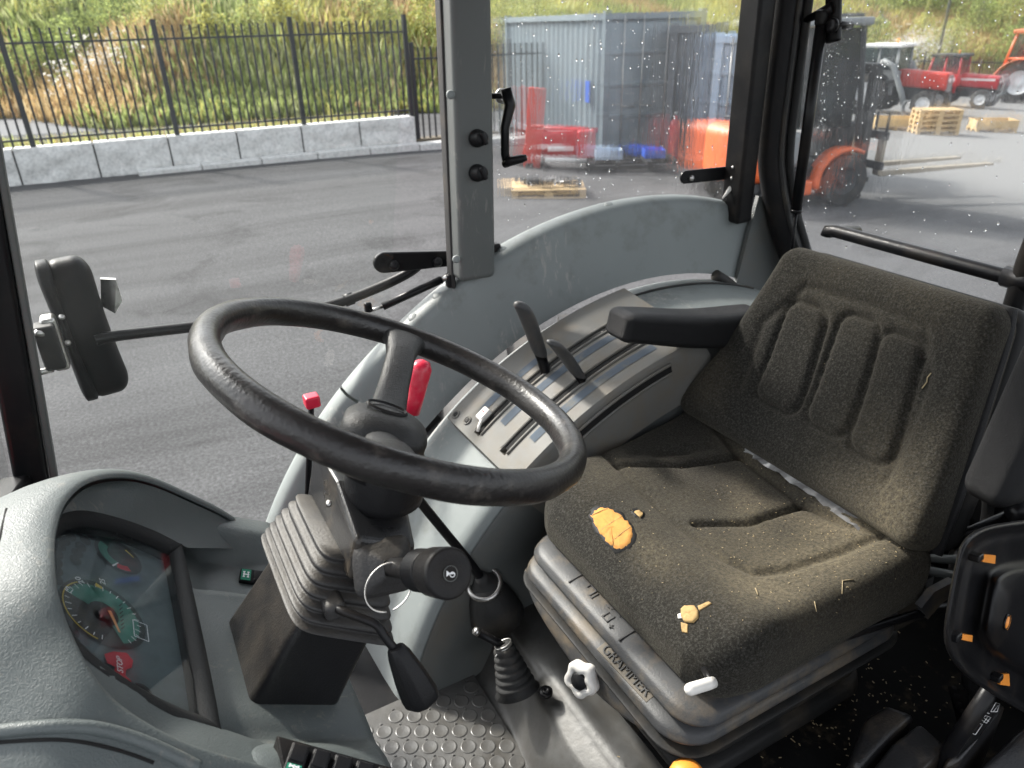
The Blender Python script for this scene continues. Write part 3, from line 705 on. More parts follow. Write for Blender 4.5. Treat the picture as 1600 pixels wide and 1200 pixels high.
# main dial, upper gauge, lower gauge
disc(165, 955, .052, .052, -.0032, 'dial_disc', 'dial_black', seg=36)
disc(165, 955, .044, .044, -.0028, 'dial_scale', 'dial_green', rin=.018, a0=R(-150), a1=R(75), seg=40)
disc(165, 955, .048, .048, -.0026, 'dial_scale', 'dial_yellow', rin=.0465, a0=R(40), a1=R(170), seg=30)
disc(165, 955, .012, .012, .000, 'needle_hub', 'dial_black')
disc(188, 865, .033, .033, -.0032, 'dial_disc', 'dial_black', seg=30)
disc(188, 865, .028, .028, -.0028, 'dial_scale', 'dial_green', rin=.016, a0=R(60), a1=R(170), seg=22)
disc(188, 865, .028, .028, -.0028, 'dial_scale', 'dial_red', rin=.019, a0=R(172), a1=R(215), seg=14)
disc(218, 1090, .013, .013, -.0028, 'needle_hub', 'dial_black'); disc(226, 1078, .012, .012, -.003, 'needle_hub', 'dial_black')
def barc(a, b, wd, m_, name, h=.001):
    A = CF.inverted() @ CP(*a); B = CF.inverted() @ CP(*b); A.z = B.z = h; d = (B - A); s = Vector((-d.y, d.x, 0)).normalized() * wd
    return mk(name, ([CF @ p for p in (A - s, B - s * .6, B + s * .6, A + s)], [(0, 1, 2, 3)]), m_, dash, False)
barc((170, 955), (186, 989), .0022, 'needle', 'needle'); barc((195, 860), (208, 872), .0016, 'dial_yellow', 'needle'); barc((229, 1104), (244, 1121), .0019, 'needle', 'needle')
barc((175, 885), (184, 880), .0012, 'print_white', 'needle')
barc((148, 914), (159, 920), .0035, 'dial_yellow', 'dial_mark')
for k in range(7): barc((185 + k * .6, 948 + k * 6), (190 + k * .6, 944 + k * 6), .0008, 'dial_black', 'dial_mark')
for (s, px_, py_, sz, rot) in (('15', 108, 922, .011, 70), ('20', 124, 907, .011, 40), ('25', 160, 909, .010, 5), ('STOP', 187, 1039, .0095, 0)):
    x0, y0 = CL(px_, py_)
    mk('print', text_vf(s, sz, CF @ Matrix.Translation((x0, y0, .0005)) @ Matrix.Rotation(R(rot), 4, 'Z'), .0002, .15 if s == 'STOP' else 0), 'print_white', dash, False)
red = [(163, 1022), (178, 1018), (198, 1020), (208, 1032), (206, 1043), (197, 1046), (196, 1055), (205, 1064), (206, 1073), (198, 1075), (190, 1070), (184, 1058), (178, 1050), (180, 1042), (168, 1036)]
mk('stop_lamp', ([CP(x, y, -.0015) for x, y in red], [tuple(range(len(red)))]), 'dial_red', dash, False)
x0, y0 = CL(222, 983)
fr_ = [(-.014, -.009), (.014, -.009), (.014, .009), (-.014, .009)]
for k in range(4):
    a_, b_ = Vector((*fr_[k], 0)), Vector((*fr_[(k + 1) % 4], 0)); s = (b_ - a_).normalized(); s = Vector((-s.y, s.x, 0)) * .0006
    mk('print', ([CF @ (p + Vector((x0, y0, -.002))) for p in (a_ - s, b_ - s, b_ + s, a_ + s)], [(0, 1, 2, 3)]), 'print_white', dash, False)
x0, y0 = CL(165, 955)
for k in range(26):
    t = R(175 - k * 12.5); a_, b_ = (.0405, .0455) if k % 2 else (.0385, .0455); e_ = Vector((math.cos(t), math.sin(t), 0)); s = Vector((-e_.y, e_.x, 0)) * .0005; c0 = Vector((x0, y0, -.0022))
    mk('dial_tick', ([CF @ (c0 + e_ * a_ - s), CF @ (c0 + e_ * b_ - s), CF @ (c0 + e_ * b_ + s), CF @ (c0 + e_ * a_ + s)], [(0, 1, 2, 3)]), 'print_white', dash, False)
# recess wall between hood lip and bezel
bzw = [CP(424, 905, .0), CP(350, 872, .0)]
rimB = [CF @ Vector((x, y, .017)) for x, y in ((.168, -.03), (.17, .0), (.168, .03), (.155, .075), (.13, .125), (.09, .158), (.04, .174), (0, .177), (-.04, .174), (-.09, .158), (-.13, .125), (-.152, .08), (-.162, .04), (-.166, .0), (-.166, -.02), (-.166, -.04), (-.166, -.07))]
mid = [lip[i].lerp(rimB[i], .45) + outv[i] * (.018 if 3 < i < 13 else .004) for i in range(n_)]
lin = [lip[i] + Vector((0, 0, -.006)) + outv[i] * .002 for i in range(n_)]
mk('hood_lining', ruled([lin, mid, rimB], 60, 14), 'dash_skin', dash)
# shelf: height field from the bezel's lower edge back to the driver's edge
def g2(x, y, cx, cy, sx, sy): return math.exp(-((x - cx) / sx) ** 2 - ((y - cy) / sy) ** 2)
def sm(a, b, t):
    t = max(0, min(1, (t - a) / (b - a))); return t * t * (3 - 2 * t)
def shelf_z(x, y):
    z = 1.862 - (x + .06) * .62
    z -= .034 * sm(.845, .87, y) * (1 - sm(.965, .985, y)) * sm(-.045, -.015, x) * (1 - .35 * sm(.03, .08, x))     # scoop at the far end
    z += .016 * sm(.975, 1.0, y)
    z += .006 * g2(x, y, .0, .855, .05, .012)
    z -= .010 * g2(x, y, .03, .600, .12, .016)                                                # valley before the switch pad
    z += .030 * (1 - sm(.54, .60, y)) * sm(-.06, .0, x) * (1 - .2 * sm(.05, .11, x))       # raised switch pad
    return z
rows = []
for i in range(64):
    y = 1.035 - i / 63 * .62
    rr = []
    xe = .112 - .02 * sm(.92, 1.03, y) 
    for j in range(40):
        x = -.085 + (xe + .085) * j / 39
        z = shelf_z(x, y)
        rr.append(Vector((x, y, z)))
    e_ = rr[-1]
    for (dx, dz) in ((.006, -.006), (.009, -.016), (.008, -.04), (.0, -.12), (-.03, -.26), (-.08, -.5)): rr.append(e_ + Vector((dx, 0, dz)))
    rows.append(rr)
mk('shelf', grid(rows), 'dash_skin', dash)
# steering column cut-out
def on_shelf(px_, py_, lift=.0):
    d = ray(px_, py_); t = .3
    for k in range(200):
        p = CAM + d * t
        if p.z < shelf_z(p.x, p.y) + lift: break
        t += .006
    for k in range(20):
        p = CAM + d * t; t += (p.z - shelf_z(p.x, p.y) - lift) / .7 * .5
    return CAM + d * t
# lower trim of the dash in front of the camera
# rocker switches
def rocker(c, ux, uy, nn, lamp=True, par=dash, s=1.0):
    fm = frame(c, ux, None, nn)
    b_ = mk('rocker_switch', xf(rbox((.0115 * s, .02 * s, .005), .0025, (1, 2, 1)), fm), 'black_plastic', par)
    mk('rocker_face', xf(rbox((.0095 * s, .0095 * s, .003), .0018, (1, 1, 1)), fm @ Matrix.Translation((0, .008 * s, .0045)) @ Matrix.Rotation(R(9), 4, 'X')), 'black_plastic', b_)
    if lamp:
        fl = fm @ Matrix.Translation((0, -.0125 * s, .0053))
        mk('lamp_window', xf(box((0, 0, 0), (.0088 * s, .0066 * s, .0005)), fl), 'led_green', b_, False)
        tr = [box((0, 0, .0008), (.0009, .0045, .0002)), box((0, .003, .0008), (.004, .0008, .0002)), box((0, -.003, .0008), (.004, .0008, .0002))]
        tr += [box((sx * .0042, sy * .003, .0008), (.0009, .0016, .0002)) for sx in (-1, 1) for sy in (-1, 1)]
        mk('lamp_symbol', xf(join(*tr), fl), 'print_white', b_, False)
    return b_
p = on_shelf(397, 903, .004); rocker(p, (-.25, -.95, -.1), None, (.35, -.35, .87), True, dash, 1.05)
SPN = Vector((.22, -.34, .91)).normalized(); SP0 = AZP(437, 1152, 1.858)
def SPP(x, y, h=0.):
    d = ray(x, y); return CAM + d * ((SP0 + SPN * h - CAM).dot(SPN) / d.dot(SPN))
qd = [SPP(432, 1148, .0), SPP(640, 1206, .0), SPP(660, 1290, .0), SPP(448, 1236, .0)]
bevel(mk('switch_panel', prism(qd, SPN * -.03), 'black_plastic', dash, False), .002, 2)
ux = (SPP(600, 1196) - SPP(437, 1150)).normalized()
for k in range(5): rocker(SPP(462 + k * 34, 1190 + k * 9.5, .004), ux, None, SPN, k < 2, dash, .82)

# ================================================================== STEERING COLUMN + WHEEL
WC = Vector((.2285, .693, 2.141)); WA = Vector((math.sin(R(24.5)), -.047, math.cos(R(24.5)))).normalized()
sc = thing('steering_column', 'dusty black steering column with rubber bellows rising from the dashboard', 'steering column', (.06, .72, 1.75))
A2 = Vector((.60, 0, .80)).normalized(); Q2 = Vector((.80, 0, -.60)).normalized(); YV = Vector((0, 1, 0))
B0 = Vector((.052, .72, 1.80)); B1 = B0 + A2 * .125
fmb = frame(B0, Q2, None, A2)
def bfn(p): return p
mk('base_housing', xf(rbox((.054, .074, .12), .012, (3, 3, 4), lambda p: Vector((p.x * (1 - .12 * p.z / .12), p.y * (1 - .1 * p.z / .12), p.z))), fmb @ Matrix.Translation((0, 0, .03))), 'column_plastic', sc)
# bellows: stacked rounded rings along a bending axis
A1 = Vector((.50, 0, .866)).normalized()
C0 = B0 + A2 * .105; C1 = Vector((.148, .722, 1.960))
rows = []
nr = 6; sub = 10
def rrect(c, u, v_, hu, hv, r_, n=44):
    out = []
    for k in range(n):
        t = 2 * math.pi * k / n; cx, sx = math.cos(t), math.sin(t); e = .28
        out.append(c + u * (hu * math.copysign(abs(cx) ** e, cx)) + v_ * (hv * math.copysign(abs(sx) ** e, sx)))
    return out
for i in range(nr * sub + 1):
    t = i / (nr * sub); c = C0.lerp(C1, t) + Vector((-.004, 0, .0)) * math.sin(t * math.pi)
    ax = A2.lerp(A1, t).normalized(); u = ax.cross(YV).normalized() * -1; u = Vector((ax.z, 0, -ax.x))
    wv = .5 + .5 * math.cos(2 * math.pi * i / sub); wv = wv ** .6
    base = 1.15 - .34 * t
    k = base * (1 - .085 * (1 - wv))
    rows.append(rrect(c, u, YV, .058 * k * (1 + .05 * (1 - t)), .088 * k, .02))
bV, bF = grid(rows, True); bF.append(tuple(range(len(bV) - 44, len(bV))))
mk('bellows', (bV, bF), 'bellows_rubber', sc)
# switch shroud from eight corners
hx = [AY(525, 750, .715), AY(634, 765, .715), AY(650, 853, .635), AY(557, 843, .635), AY(640, 905, .632), AY(543, 908, .632)]
far = Vector((0, .80, 0))
def sety(p, y): return Vector((p.x, y, p.z))
top_b = [sety(hx[0], .81) + Vector((0, 0, .0)), sety(hx[1], .81)]
bot_b = [sety(hx[5], .81), sety(hx[4], .81)]
V = [hx[0], hx[1], hx[2], hx[3], hx[5], hx[4], top_b[0], top_b[1], bot_b[0], bot_b[1]]
Fc = [(0, 1, 2, 3), (3, 2, 5, 4), (0, 6, 7, 1), (4, 5, 9, 8), (0, 3, 4, 8, 6), (1, 7, 9, 5, 2), (6, 8, 9, 7)]
bevel(mk('switch_shroud', (V, Fc), 'shroud_plastic', sc, False), .006, 3, 20)
# upper collar below the wheel
cb = Vector((.205, .70, 2.02)); ct = WC - WA * .028
fmc = frame(cb - WA * .02, (1, 0, 0), None, ct - cb)
mk('collar', lathe([(.046, .0), (.047, .01), (.047, .045), (.044, .06), (.036, .075), (.034, .10)], 32, fmc), 'column_plastic', sc)
mk('screw', lathe([(.0045, 0), (.004, .002), (0, .0025)], 12, frame(AY(514, 787, .70), Q2, None, (-.7, -.3, .6))), 'steel', sc)
# square rubber gaiter and multi-function stalk with horn button
gc = AY(603, 885, .622); kd = (AY(703, 896, .49) - gc).normalized()
gp = []
fmg = frame(gc, (1, 0, -.2), None, kd)
for i, (s, z) in enumerate(((.034, -.012), (.034, -.004), (.03, .0), (.028, .004), (.024, .005), (.022, .010), (.019, .011), (.017, .017), (.011, .018), (.010, .02))):
    gp.append([fmg @ Vector((s * math.copysign(abs(math.cos(t)) ** .35, math.cos(t)), s * .92 * math.copysign(abs(math.sin(t)) ** .35, math.sin(t)), z)) for t in [2 * math.pi * k / 32 for k in range(32)]])
mk('stalk_gaiter', grid(gp, True), 'bellows_rubber', sc)
stl = thing('control_stalk', 'black control stalk with ribbed collar and horn symbol on its round end', 'stalk', gc)
kend = AY(703, 896, .49)
Ls = (kend - gc).length
mk('stem', lathe([(.010, .012), (.0115, Ls * .35), (.015, Ls * .5), (.018, Ls * .58)], 20, fmg), 'black_plastic', stl)
rib = [(.0215 if (k % 2) else .0207, Ls * .56 + k * .0011) for k in range(24)]
mk('ribbed_collar', lathe([(.018, Ls * .555)] + rib + [(.019, Ls * .56 + .027)], 28, fmg), 'black_plastic', stl)
mk('knob', lathe([(.021, Ls * .76), (.0235, Ls * .79), (.0243, Ls * .95), (.0243, Ls * .985), (.0228, Ls), (.021, Ls * 1.002), (0, Ls * 1.002)], 36, fmg), 'black_plastic', stl)
tx = RT - kd * RT.dot(kd); fh = frame(kend + kd * .0012, tx, None, kd)
mk('button_ring', lathe([(.0075, 0), (.0075, .0006), (.0066, .0006), (.0066, 0)], 28, fh, False), 'trim_dark', stl)
horn = join(([fh @ Vector(p) for p in ((-.0045, -.0028, .0007), (-.0015, -.0008, .0007), (-.0015, .0008, .0007), (-.0045, .0028, .0007))], [(0, 1, 2, 3)]),
            ([fh @ Vector(p) for p in ((-.0016, -.0006, .0007), (.0032, -.0006, .0007), (.0032, .0006, .0007), (-.0016, .0006, .0007))], [(0, 1, 2, 3)]))
oval = [[fh @ Vector((.0016 + r_ * math.cos(t) * 1.1, -.0010 + r_ * math.sin(t), .0008)) for t in [2 * math.pi * k / 18 for k in range(18)]] for r_ in (.0018, .0026)]
mk('horn_symbol', join(horn, grid(oval, True)), 'print_white', stl, False)
# wire ring hanging on the stalk
wr = thing('key_ring', 'thin bright wire ring hanging round the control stalk', 'ring', AY(607, 917, .575))
cc = AY(607, 917, .575)
u = (RT * 1.0 + UP * .15).normalized(); v_ = (UP * .95 + FW * .55).normalized()
mk('wire', tube([cc + u * (.0245 * math.cos(t)) + v_ * (.0255 * math.sin(t)) for t in [R(-75 + 345 * k / 40) for k in range(41)]], .0010, 8), 'steel', wr)
wr.children[0].data.name = 'wire'
# tilt lever with paddle handle
tl = thing('tilt_lever', 'bent black rod with faceted plastic handle below the column bellows', 'lever', AY(525, 945, .63))
mk('boot', xf(rbox((.012, .016, .012), .008, (1, 1, 1)), Matrix.Translation(AY(520, 945, .635))), 'bellows_rubber', tl)
mk('rod', tube([AY(518, 945, .635), AY(535, 955, .615), AY(570, 968, .60), AY(590, 978, .59), AY(605, 1000, .58), AY(625, 1024, .57)], .0048, 10, smooth_n=24), 'black_metal', tl)
ha, hb = AY(617, 1012, .572), AY(660, 1098, .545)
fmh = frame(ha, RT, None, hb - ha); LH = (hb - ha).length
sec = [(.009, .008, 0), (.0125, .0105, .01), (.018, .012, LH * .55), (.0205, .013, LH * .86), (.0195, .0125, LH), (.014, .009, LH * 1.06)]
rows = []
for a_, b_, z in sec: rows.append([fmh @ Vector((sx * a_, sy * b_, z)) for sx, sy in ((-1, .2), (-.35, 1), (.35, 1), (1, .2), (1, -.6), (.5, -1), (-.5, -1), (-1, -.6))])
hV, hF = grid(rows, True); hF.append(tuple(range(8))[::-1]); hF.append(tuple(range(len(hV) - 8, len(hV))))
bevel(mk('handle', (hV, hF), 'black_plastic', tl), .0015, 2, 15)

sw = thing('steering_wheel', 'worn black steering wheel with padded oval hub above the dashboard', 'steering wheel', WC)
fw_ = frame(WC, (1, 0, 0), None, WA)
rows = []
RW = .2065
for i in range(120):
    t = 2 * math.pi * i / 120; e = Vector((math.cos(t), math.sin(t), 0)); ring = []
    for k in range(18):
        a_ = 2 * math.pi * k / 18; ca, sa = math.cos(a_), math.sin(a_)
        grip = .0012 * math.sin(t * 14) if sa < -.2 else 0
        ring.append(fw_ @ (e * (RW + (.0155 + grip) * ca) + Vector((0, 0, .0178 * sa))))
    rows.append(ring)
V, Fc = grid(rows + [rows[0]], True); V = V[:-18]; Fc = [[i % (120 * 18) for i in q_] for q_ in Fc]
mk('rim', (V, Fc), 'wheel_rim', sw)
hubc = WC - WA * .030
# spokes: the far one in view, its opposite below the near rim
def spoke(pxy, nm):
    d = ray(*pxy); t = ((WC - CAM).dot(WA)) / d.dot(WA); e_ = (CAM + d * t - WC).normalized()
    sd = WA.cross(e_).normalized(); rows = []
    for s, wd, th, dz in ((.03, .022, .013, -.056), (.06, .022, .0125, -.051), (.10, .0195, .012, -.034), (.15, .019, .0125, -.010), (.18, .024, .013, -.004), (.198, .034, .0135, -.001)):
        c = WC + e_ * s + WA * dz
        rows.append([c + sd * (wd * math.copysign(abs(math.cos(t)) ** .7, math.cos(t))) + WA * (th * math.copysign(abs(math.sin(t)) ** .7, math.sin(t))) for t in [2 * math.pi * k / 16 for k in range(16)]])
    return mk(nm, grid(rows, True), 'hub_leather', sw), e_
_, es = spoke((632, 528), 'spoke')
se = WA.cross(es)
rows = []
for s, wd, th, dz in ((.03, .022, .013, -.056), (.06, .022, .0125, -.051), (.10, .0195, .012, -.034), (.15, .019, .0125, -.010), (.198, .03, .0135, -.001)):
    c = WC - es * s + WA * dz
    rows.append([c + se * (wd * math.cos(t)) + WA * (th * math.sin(t)) for t in [2 * math.pi * k / 16 for k in range(16)]])
mk('spoke', grid(rows, True), 'hub_leather', sw)
fhub = frame(WC - WA * .060, se, None, WA)
mk('hub_pad', xf(rbox((.049, .037, .023), (.032, .026, .016), (5, 5, 3), lambda p: Vector((p.x, p.y, p.z + (.006 * (1 - (p.x / .05) ** 2 - (p.y / .04) ** 2) if p.z > 0 else 0)))), fhub), 'hub_leather', sw)
fe = fhub @ Matrix.Translation((.006, -.006, .0305))
ov = [[fe @ Vector((.024 * r_ * math.cos(t), .013 * r_ * math.sin(t), (.0012 if r_ > .9 and r_ < 1 else -.0015))) for t in [2 * math.pi * k / 30 for k in range(30)]] for r_ in (.88, .93, .97, 1.03)]
mk('hub_emblem', grid(ov, True), 'black_plastic', sw)
mk('hub_boss', lathe([(.036, -.03), (.038, 0), (.03, .01)], 28, fhub @ Matrix.Translation((0, 0, -.02))), 'black_plastic', sw)

# ================================================================== FLOOR LEVERS
gl = thing('gear_lever', 'black gear lever with red grip rising from a ringed rubber boot', 'lever', AY(770, 965, 1.03))
YL = 1.06
bc = AY(757, 912, YL)
mk('boot', lathe([(.060, -.10), (.054, -.07), (.046, -.04), (.036, -.015), (.03, 0)], 26, frame(bc, (1, 0, 0), None, (-.25, .05, 1))), 'black_rubber', gl)
mk('clamp_ring', tube([frame(bc, (1, 0, 0), None, (-.35, -.35, 1)) @ Vector((.0335 * math.cos(t), .0335 * math.sin(t), 0)) for t in [2 * math.pi * k / 28 for k in range(28)]], .0065, 10, True), 'steel', gl)
mk('cup', lathe([(.03, -.004), (.03, .002), (.022, .008), (.016, .02), (.013, .03)], 22, frame(bc, (1, 0, 0), None, (-.35, -.2, 1))), 'black_rubber', gl)
mk('rod', tube([bc, AY(735, 880, YL), AY(690, 825, YL), AY(645, 768, YL), AY(618, 720, YL), AY(628, 670, YL), AY(645, 640, YL)], .0095, 12, smooth_n=30), 'black_metal', gl)
mk('grip', tube([AY(644, 645, YL), AY(649, 620, YL), AY(653, 595, YL), AY(657, 577, YL), AY(657.5, 568, YL), AY(657.5, 563, YL)], [.0135, .0155, .0185, .0195, .016, .006], 18), 'red_plastic', gl)
hl = thing('throttle_rod', 'thin upright black rod with small red tip in front of the grey fender', 'lever', AY(482, 800, 1.12))
mk('rod', tube([AY(478, 838, 1.12), AY(483, 720, 1.12), AY(486, 635, 1.12)], .0055, 10), 'black_metal', hl)
mk('tip', xf(rbox((.0125, .0125, .0105), .004, (1, 1, 1)), Matrix.Translation(AY(487, 626, 1.12))), 'red_plastic', hl)
mk('foot', tube([AY(478, 838, 1.12), Vector((.10, 1.12, 1.6)), Vector((.06, 1.05, 1.4)), Vector((.06, 1.02, 1.21))], .0055, 8), 'black_metal', hl)
rg = thing('range_lever', 'short black lever with silver tip in a ribbed rubber bellows on the grey tunnel', 'lever', Vector((.48, .86, 1.28)))
ba, bb = AZP(806, 1072, 1.325), AZP(787, 1010, 1.40)
axs = (bb - ba).normalized(); Lb = (bb - ba).length
pf = []
for i in range(6):
    t = i / 6; r_ = .040 - .020 * t
    pf += [(r_ * .90, Lb * t), (r_, Lb * (t + .06)), (r_ * .98, Lb * (t + .10)), (r_ * .87, Lb * (t + .15))]
pf += [(.018, Lb), (.016, Lb * 1.06), (.012, Lb * 1.08)]
fmr = frame(ba, (1, 0, 0), None, axs)
mk('bellows', lathe([(.046, -.01)] + pf, 26, fmr), 'black_rubber', rg)
td = (AZP(745, 985, 1.44) - AZP(780, 1005, 1.41)).normalized()
fl_ = AZP(780, 1005, 1.41)
mk('rod', tube([bb, bb + td * .02, AZP(745, 987, 1.445)], .0085, 12), 'black_metal', rg)
mk('tip', tube([AZP(747, 988, 1.443), AZP(741, 985, 1.449)], [.0088, .007], 12), 'steel', rg)
for s in (.0, .005): mk('wire_clip', tube([frame(bb + axs * s, (1, 0, 0), None, axs + td * .3) @ Vector((.0175 * math.cos(t), .0175 * math.sin(t), 0)) for t in [2 * math.pi * k / 20 for k in range(20)]], .0015, 6, True), 'steel', rg)
mk('clip_end', tube([bb + Vector((-.014, -.008, 0)), bb + Vector((-.026, -.012, -.004))], .0014, 6), 'steel', rg)
bt = thing('floor_bolt', 'flat dark bolt head on the grey tunnel beside the rubber bellows', 'bolt', AZP(853, 1080, 1.335))
mk('washer', lathe([(.0135, -.006), (.0135, .001), (.012, .002), (0, .002)], 18, Matrix.Translation(AZP(853, 1080, 1.338))), 'black_metal', bt)
mk('head', lathe([(.008, 0), (.0075, .004), (.003, .004), (.0025, .002), (0, .002)], 14, Matrix.Translation(AZP(853, 1080, 1.34))), 'black_metal', bt)

# ================================================================== LEVER CONSOLE ON THE FENDER LEDGE
cs = thing('lever_console', 'grey lever console with curved black slots on the fender ledge', 'console', fp(25, .9, 1.2))
def rc(y): return .905 + (y - 1.055) / (1.335 - 1.055) * .036
TH0, TH1 = 40.5, 8.0
slots = ((1.226, 39.0, 12.0), (1.135, 38.5, 9.6))
def is_slot(th, y):
    for ys, a_, b_ in slots:
        if abs(y - ys) < .0095 and b_ < th < a_: return True
    return False
ys_ = [1.335, 1.33, 1.31, 1.29, 1.26, 1.2356, 1.2354, 1.2166, 1.2164, 1.19, 1.165, 1.1446, 1.1444, 1.1256, 1.1254, 1.105, 1.085, 1.07, 1.060, 1.056, 1.0545, 1.0545]
ths = [TH0 + 1.0, TH0] + [TH0 + (TH1 - TH0) * i / 60 for i in range(1, 61)] + [TH1 - 1.2]
rows = []
for i, th in enumerate(ths):
    rr = []
    for k, y in enumerate(ys_):
        r_ = rc(y)
        if is_slot(th, y): r_ -= .022
        if k == 0: r_ -= .05
        if k >= len(ys_) - 3: r_ -= (.004, .012, .13)[k - len(ys_) + 3]
        if i == 0 or i == len(ths) - 1: r_ = min(r_, .86)
        yy = y - (.004 if k == len(ys_) - 1 else 0)
        rr.append(fp(th, r_, yy))
    rows.append(rr)
sharp(mk('console_cover', grid(rows), 'console_grey', cs), 32)
for ys, a_, b_ in slots:
    mk('slot_floor', sweep([(ys + .0096, rc(ys) - .003), (ys - .0096, rc(ys) - .003)], a_ - .4, b_ + .4, 40), 'slot_black', cs, False)
    # raised edges of the slot
    for s in (-1, 1): mk('slot_edge', tube([fp(a_ + (b_ - a_) * k / 40, rc(ys) - .0006, ys + s * .0126) for k in range(41)], .0032, 6), 'console_grey', cs)
# third slot lies in the near flank
mk('slot_floor', sweep([(1.0500, .887), (1.0500, .866)], 30.5, 14, 30), 'slot_black', cs, False)
mk('slot_edge', tube([fp(30.5 - 16.5 * k / 40, .887, 1.0505) for k in range(41)] , .0035, 6), 'console_grey', cs)
mk('slot_edge', tube([fp(30.5 - 16.5 * k / 40, .865, 1.0505) for k in range(41)] , .0035, 6), 'console_grey', cs)
# printed stripes between the slots
for ys, wd, a_, b_ in ((1.262, .009, 37, 24), (1.190, .010, 36, 16), (1.100, .010, 35, 14)):
    mk('printed_stripe', sweep([(ys + wd, rc(ys + wd) + .0009), (ys - wd, rc(ys - wd) + .0009)], a_, b_, 40), 'blue_stripe', cs, False)
for (th, y) in ((39.4, 1.315), (38.9, 1.275)):
    c = fp(th, rc(y) + .0005, y); nn = fp(th, 2, y) - c
    b_ = mk('cover_screw', lathe([(.011, -.002), (.011, .001), (.0085, .0015), (.0085, -.003)], 16, frame(c, (0, 1, 0), None, nn)), 'console_grey', cs)
    mk('screw_head', lathe([(.0065, -.003), (.006, .001), (.002, .001), (0, -.001)], 12, frame(c, (0, 1, 0), None, nn)), 'black_metal', b_)
c = fp(36.8, rc(1.243) + .004, 1.246); nn = fp(36.8, 2, 1.246) - c
tgl = mk('toggle', xf(rbox((.012, .016, .007), .004, (1, 1, 1)), frame(c, (0, 1, 0), None, nn)), 'white_plastic', cs)
mk('toggle_mark', xf(box((0, -.004, .0072), (.0045, .0018, .0004)), frame(c, (0, 1, 0), None, nn)), 'dial_red', tgl, False)
mk('toggle_pin', tube([c, fp(38.2, rc(1.23) + .01, 1.226), fp(39, rc(1.22) + .006, 1.222)], .0035, 8), 'white_plastic', cs)
mk('console_bump', xf(rbox((.022, .02, .008), .007, (1, 1, 1)), frame(fp(41.6, .885, 1.24), (0, 1, 0), None, fp(41.6, 2, 1.24) - fp(41.6, 0, 1.24))), 'trim_grey', cs)
def qlever(base, top, wd, lbl):
    t_ = thing('quadrant_lever', lbl, 'lever', base)
    base, top = Vector(base), Vector(top); d = top - base
    kn = base + d * .42
    bend = Vector((.004, 0, .0))
    pts = [base - d.normalized() * .02, base + d * .2, base + d * .42, base + d * .62, base + d * .84, base + d * .95, top]
    pts = [p + bend * math.sin(min(1, k / 6) * math.pi) for k, p in enumerate(pts)]
    rows = []
    tip_ = pts[-1]; pts = pts[:-1] + [tip_]
    for p, a_ in zip(spline(pts, 26), np.interp(np.linspace(0, 1, 26), [0, .35, .42, .7, 1], [.013, .013, .0175, .019, .0185])):
        rows.append([p + Vector((a_ * 1.05 * math.cos(t), 0, -.35 * a_ * math.cos(t))) + Vector((0, .85 * a_ * math.sin(t), 0)) for t in [2 * math.pi * k / 14 for k in range(14)]])
    ed_ = (Vector(top) - Vector(base)).normalized()
    for q_ in (25, 50, 70, 88):
        a_ = .0185 * math.cos(R(q_)); p = pts[-1] + ed_ * (.0185 * math.sin(R(q_)))
        rows.append([p + Vector((a_ * 1.05 * math.cos(t), 0, -.35 * a_ * math.cos(t))) + Vector((0, .85 * a_ * math.sin(t), 0)) for t in [2 * math.pi * k / 14 for k in range(14)]])
    gV, gF = grid(rows[8:], True); gF.append(tuple(range(len(gV) - 14, len(gV))))
    mk('grip', (gV, gF), 'lever_plastic', t_)
    mk('blade', grid(rows[:10], True), 'black_metal', t_)
    return t_
qlever(AY(862, 613, 1.226), AY(817, 482, 1.205), .015, 'taller black hydraulic lever in the slot nearer the window')
qlever(AY(929, 627, 1.135), AY(869, 540, 1.125), .015, 'shorter black hydraulic lever in the slot nearer the seat')
# ================================================================== DRIVER SEAT
seat = thing('driver_seat', 'worn dark fabric driver seat with torn cushion showing orange foam', 'seat', (.8, .755, 1.335))
SX, SY = .815, .755
def seg_d(x, y, a, b):
    ax, ay = a; bx, by = b; dx, dy = bx - ax, by - ay; t = max(0, min(1, ((x - ax) * dx + (y - ay) * dy) / (dx * dx + dy * dy)))
    return math.hypot(x - ax - dx * t, y - ay - dy * t)
def poly_d(x, y, pts): return min(seg_d(x, y, pts[i], pts[i + 1]) for i in range(len(pts) - 1))
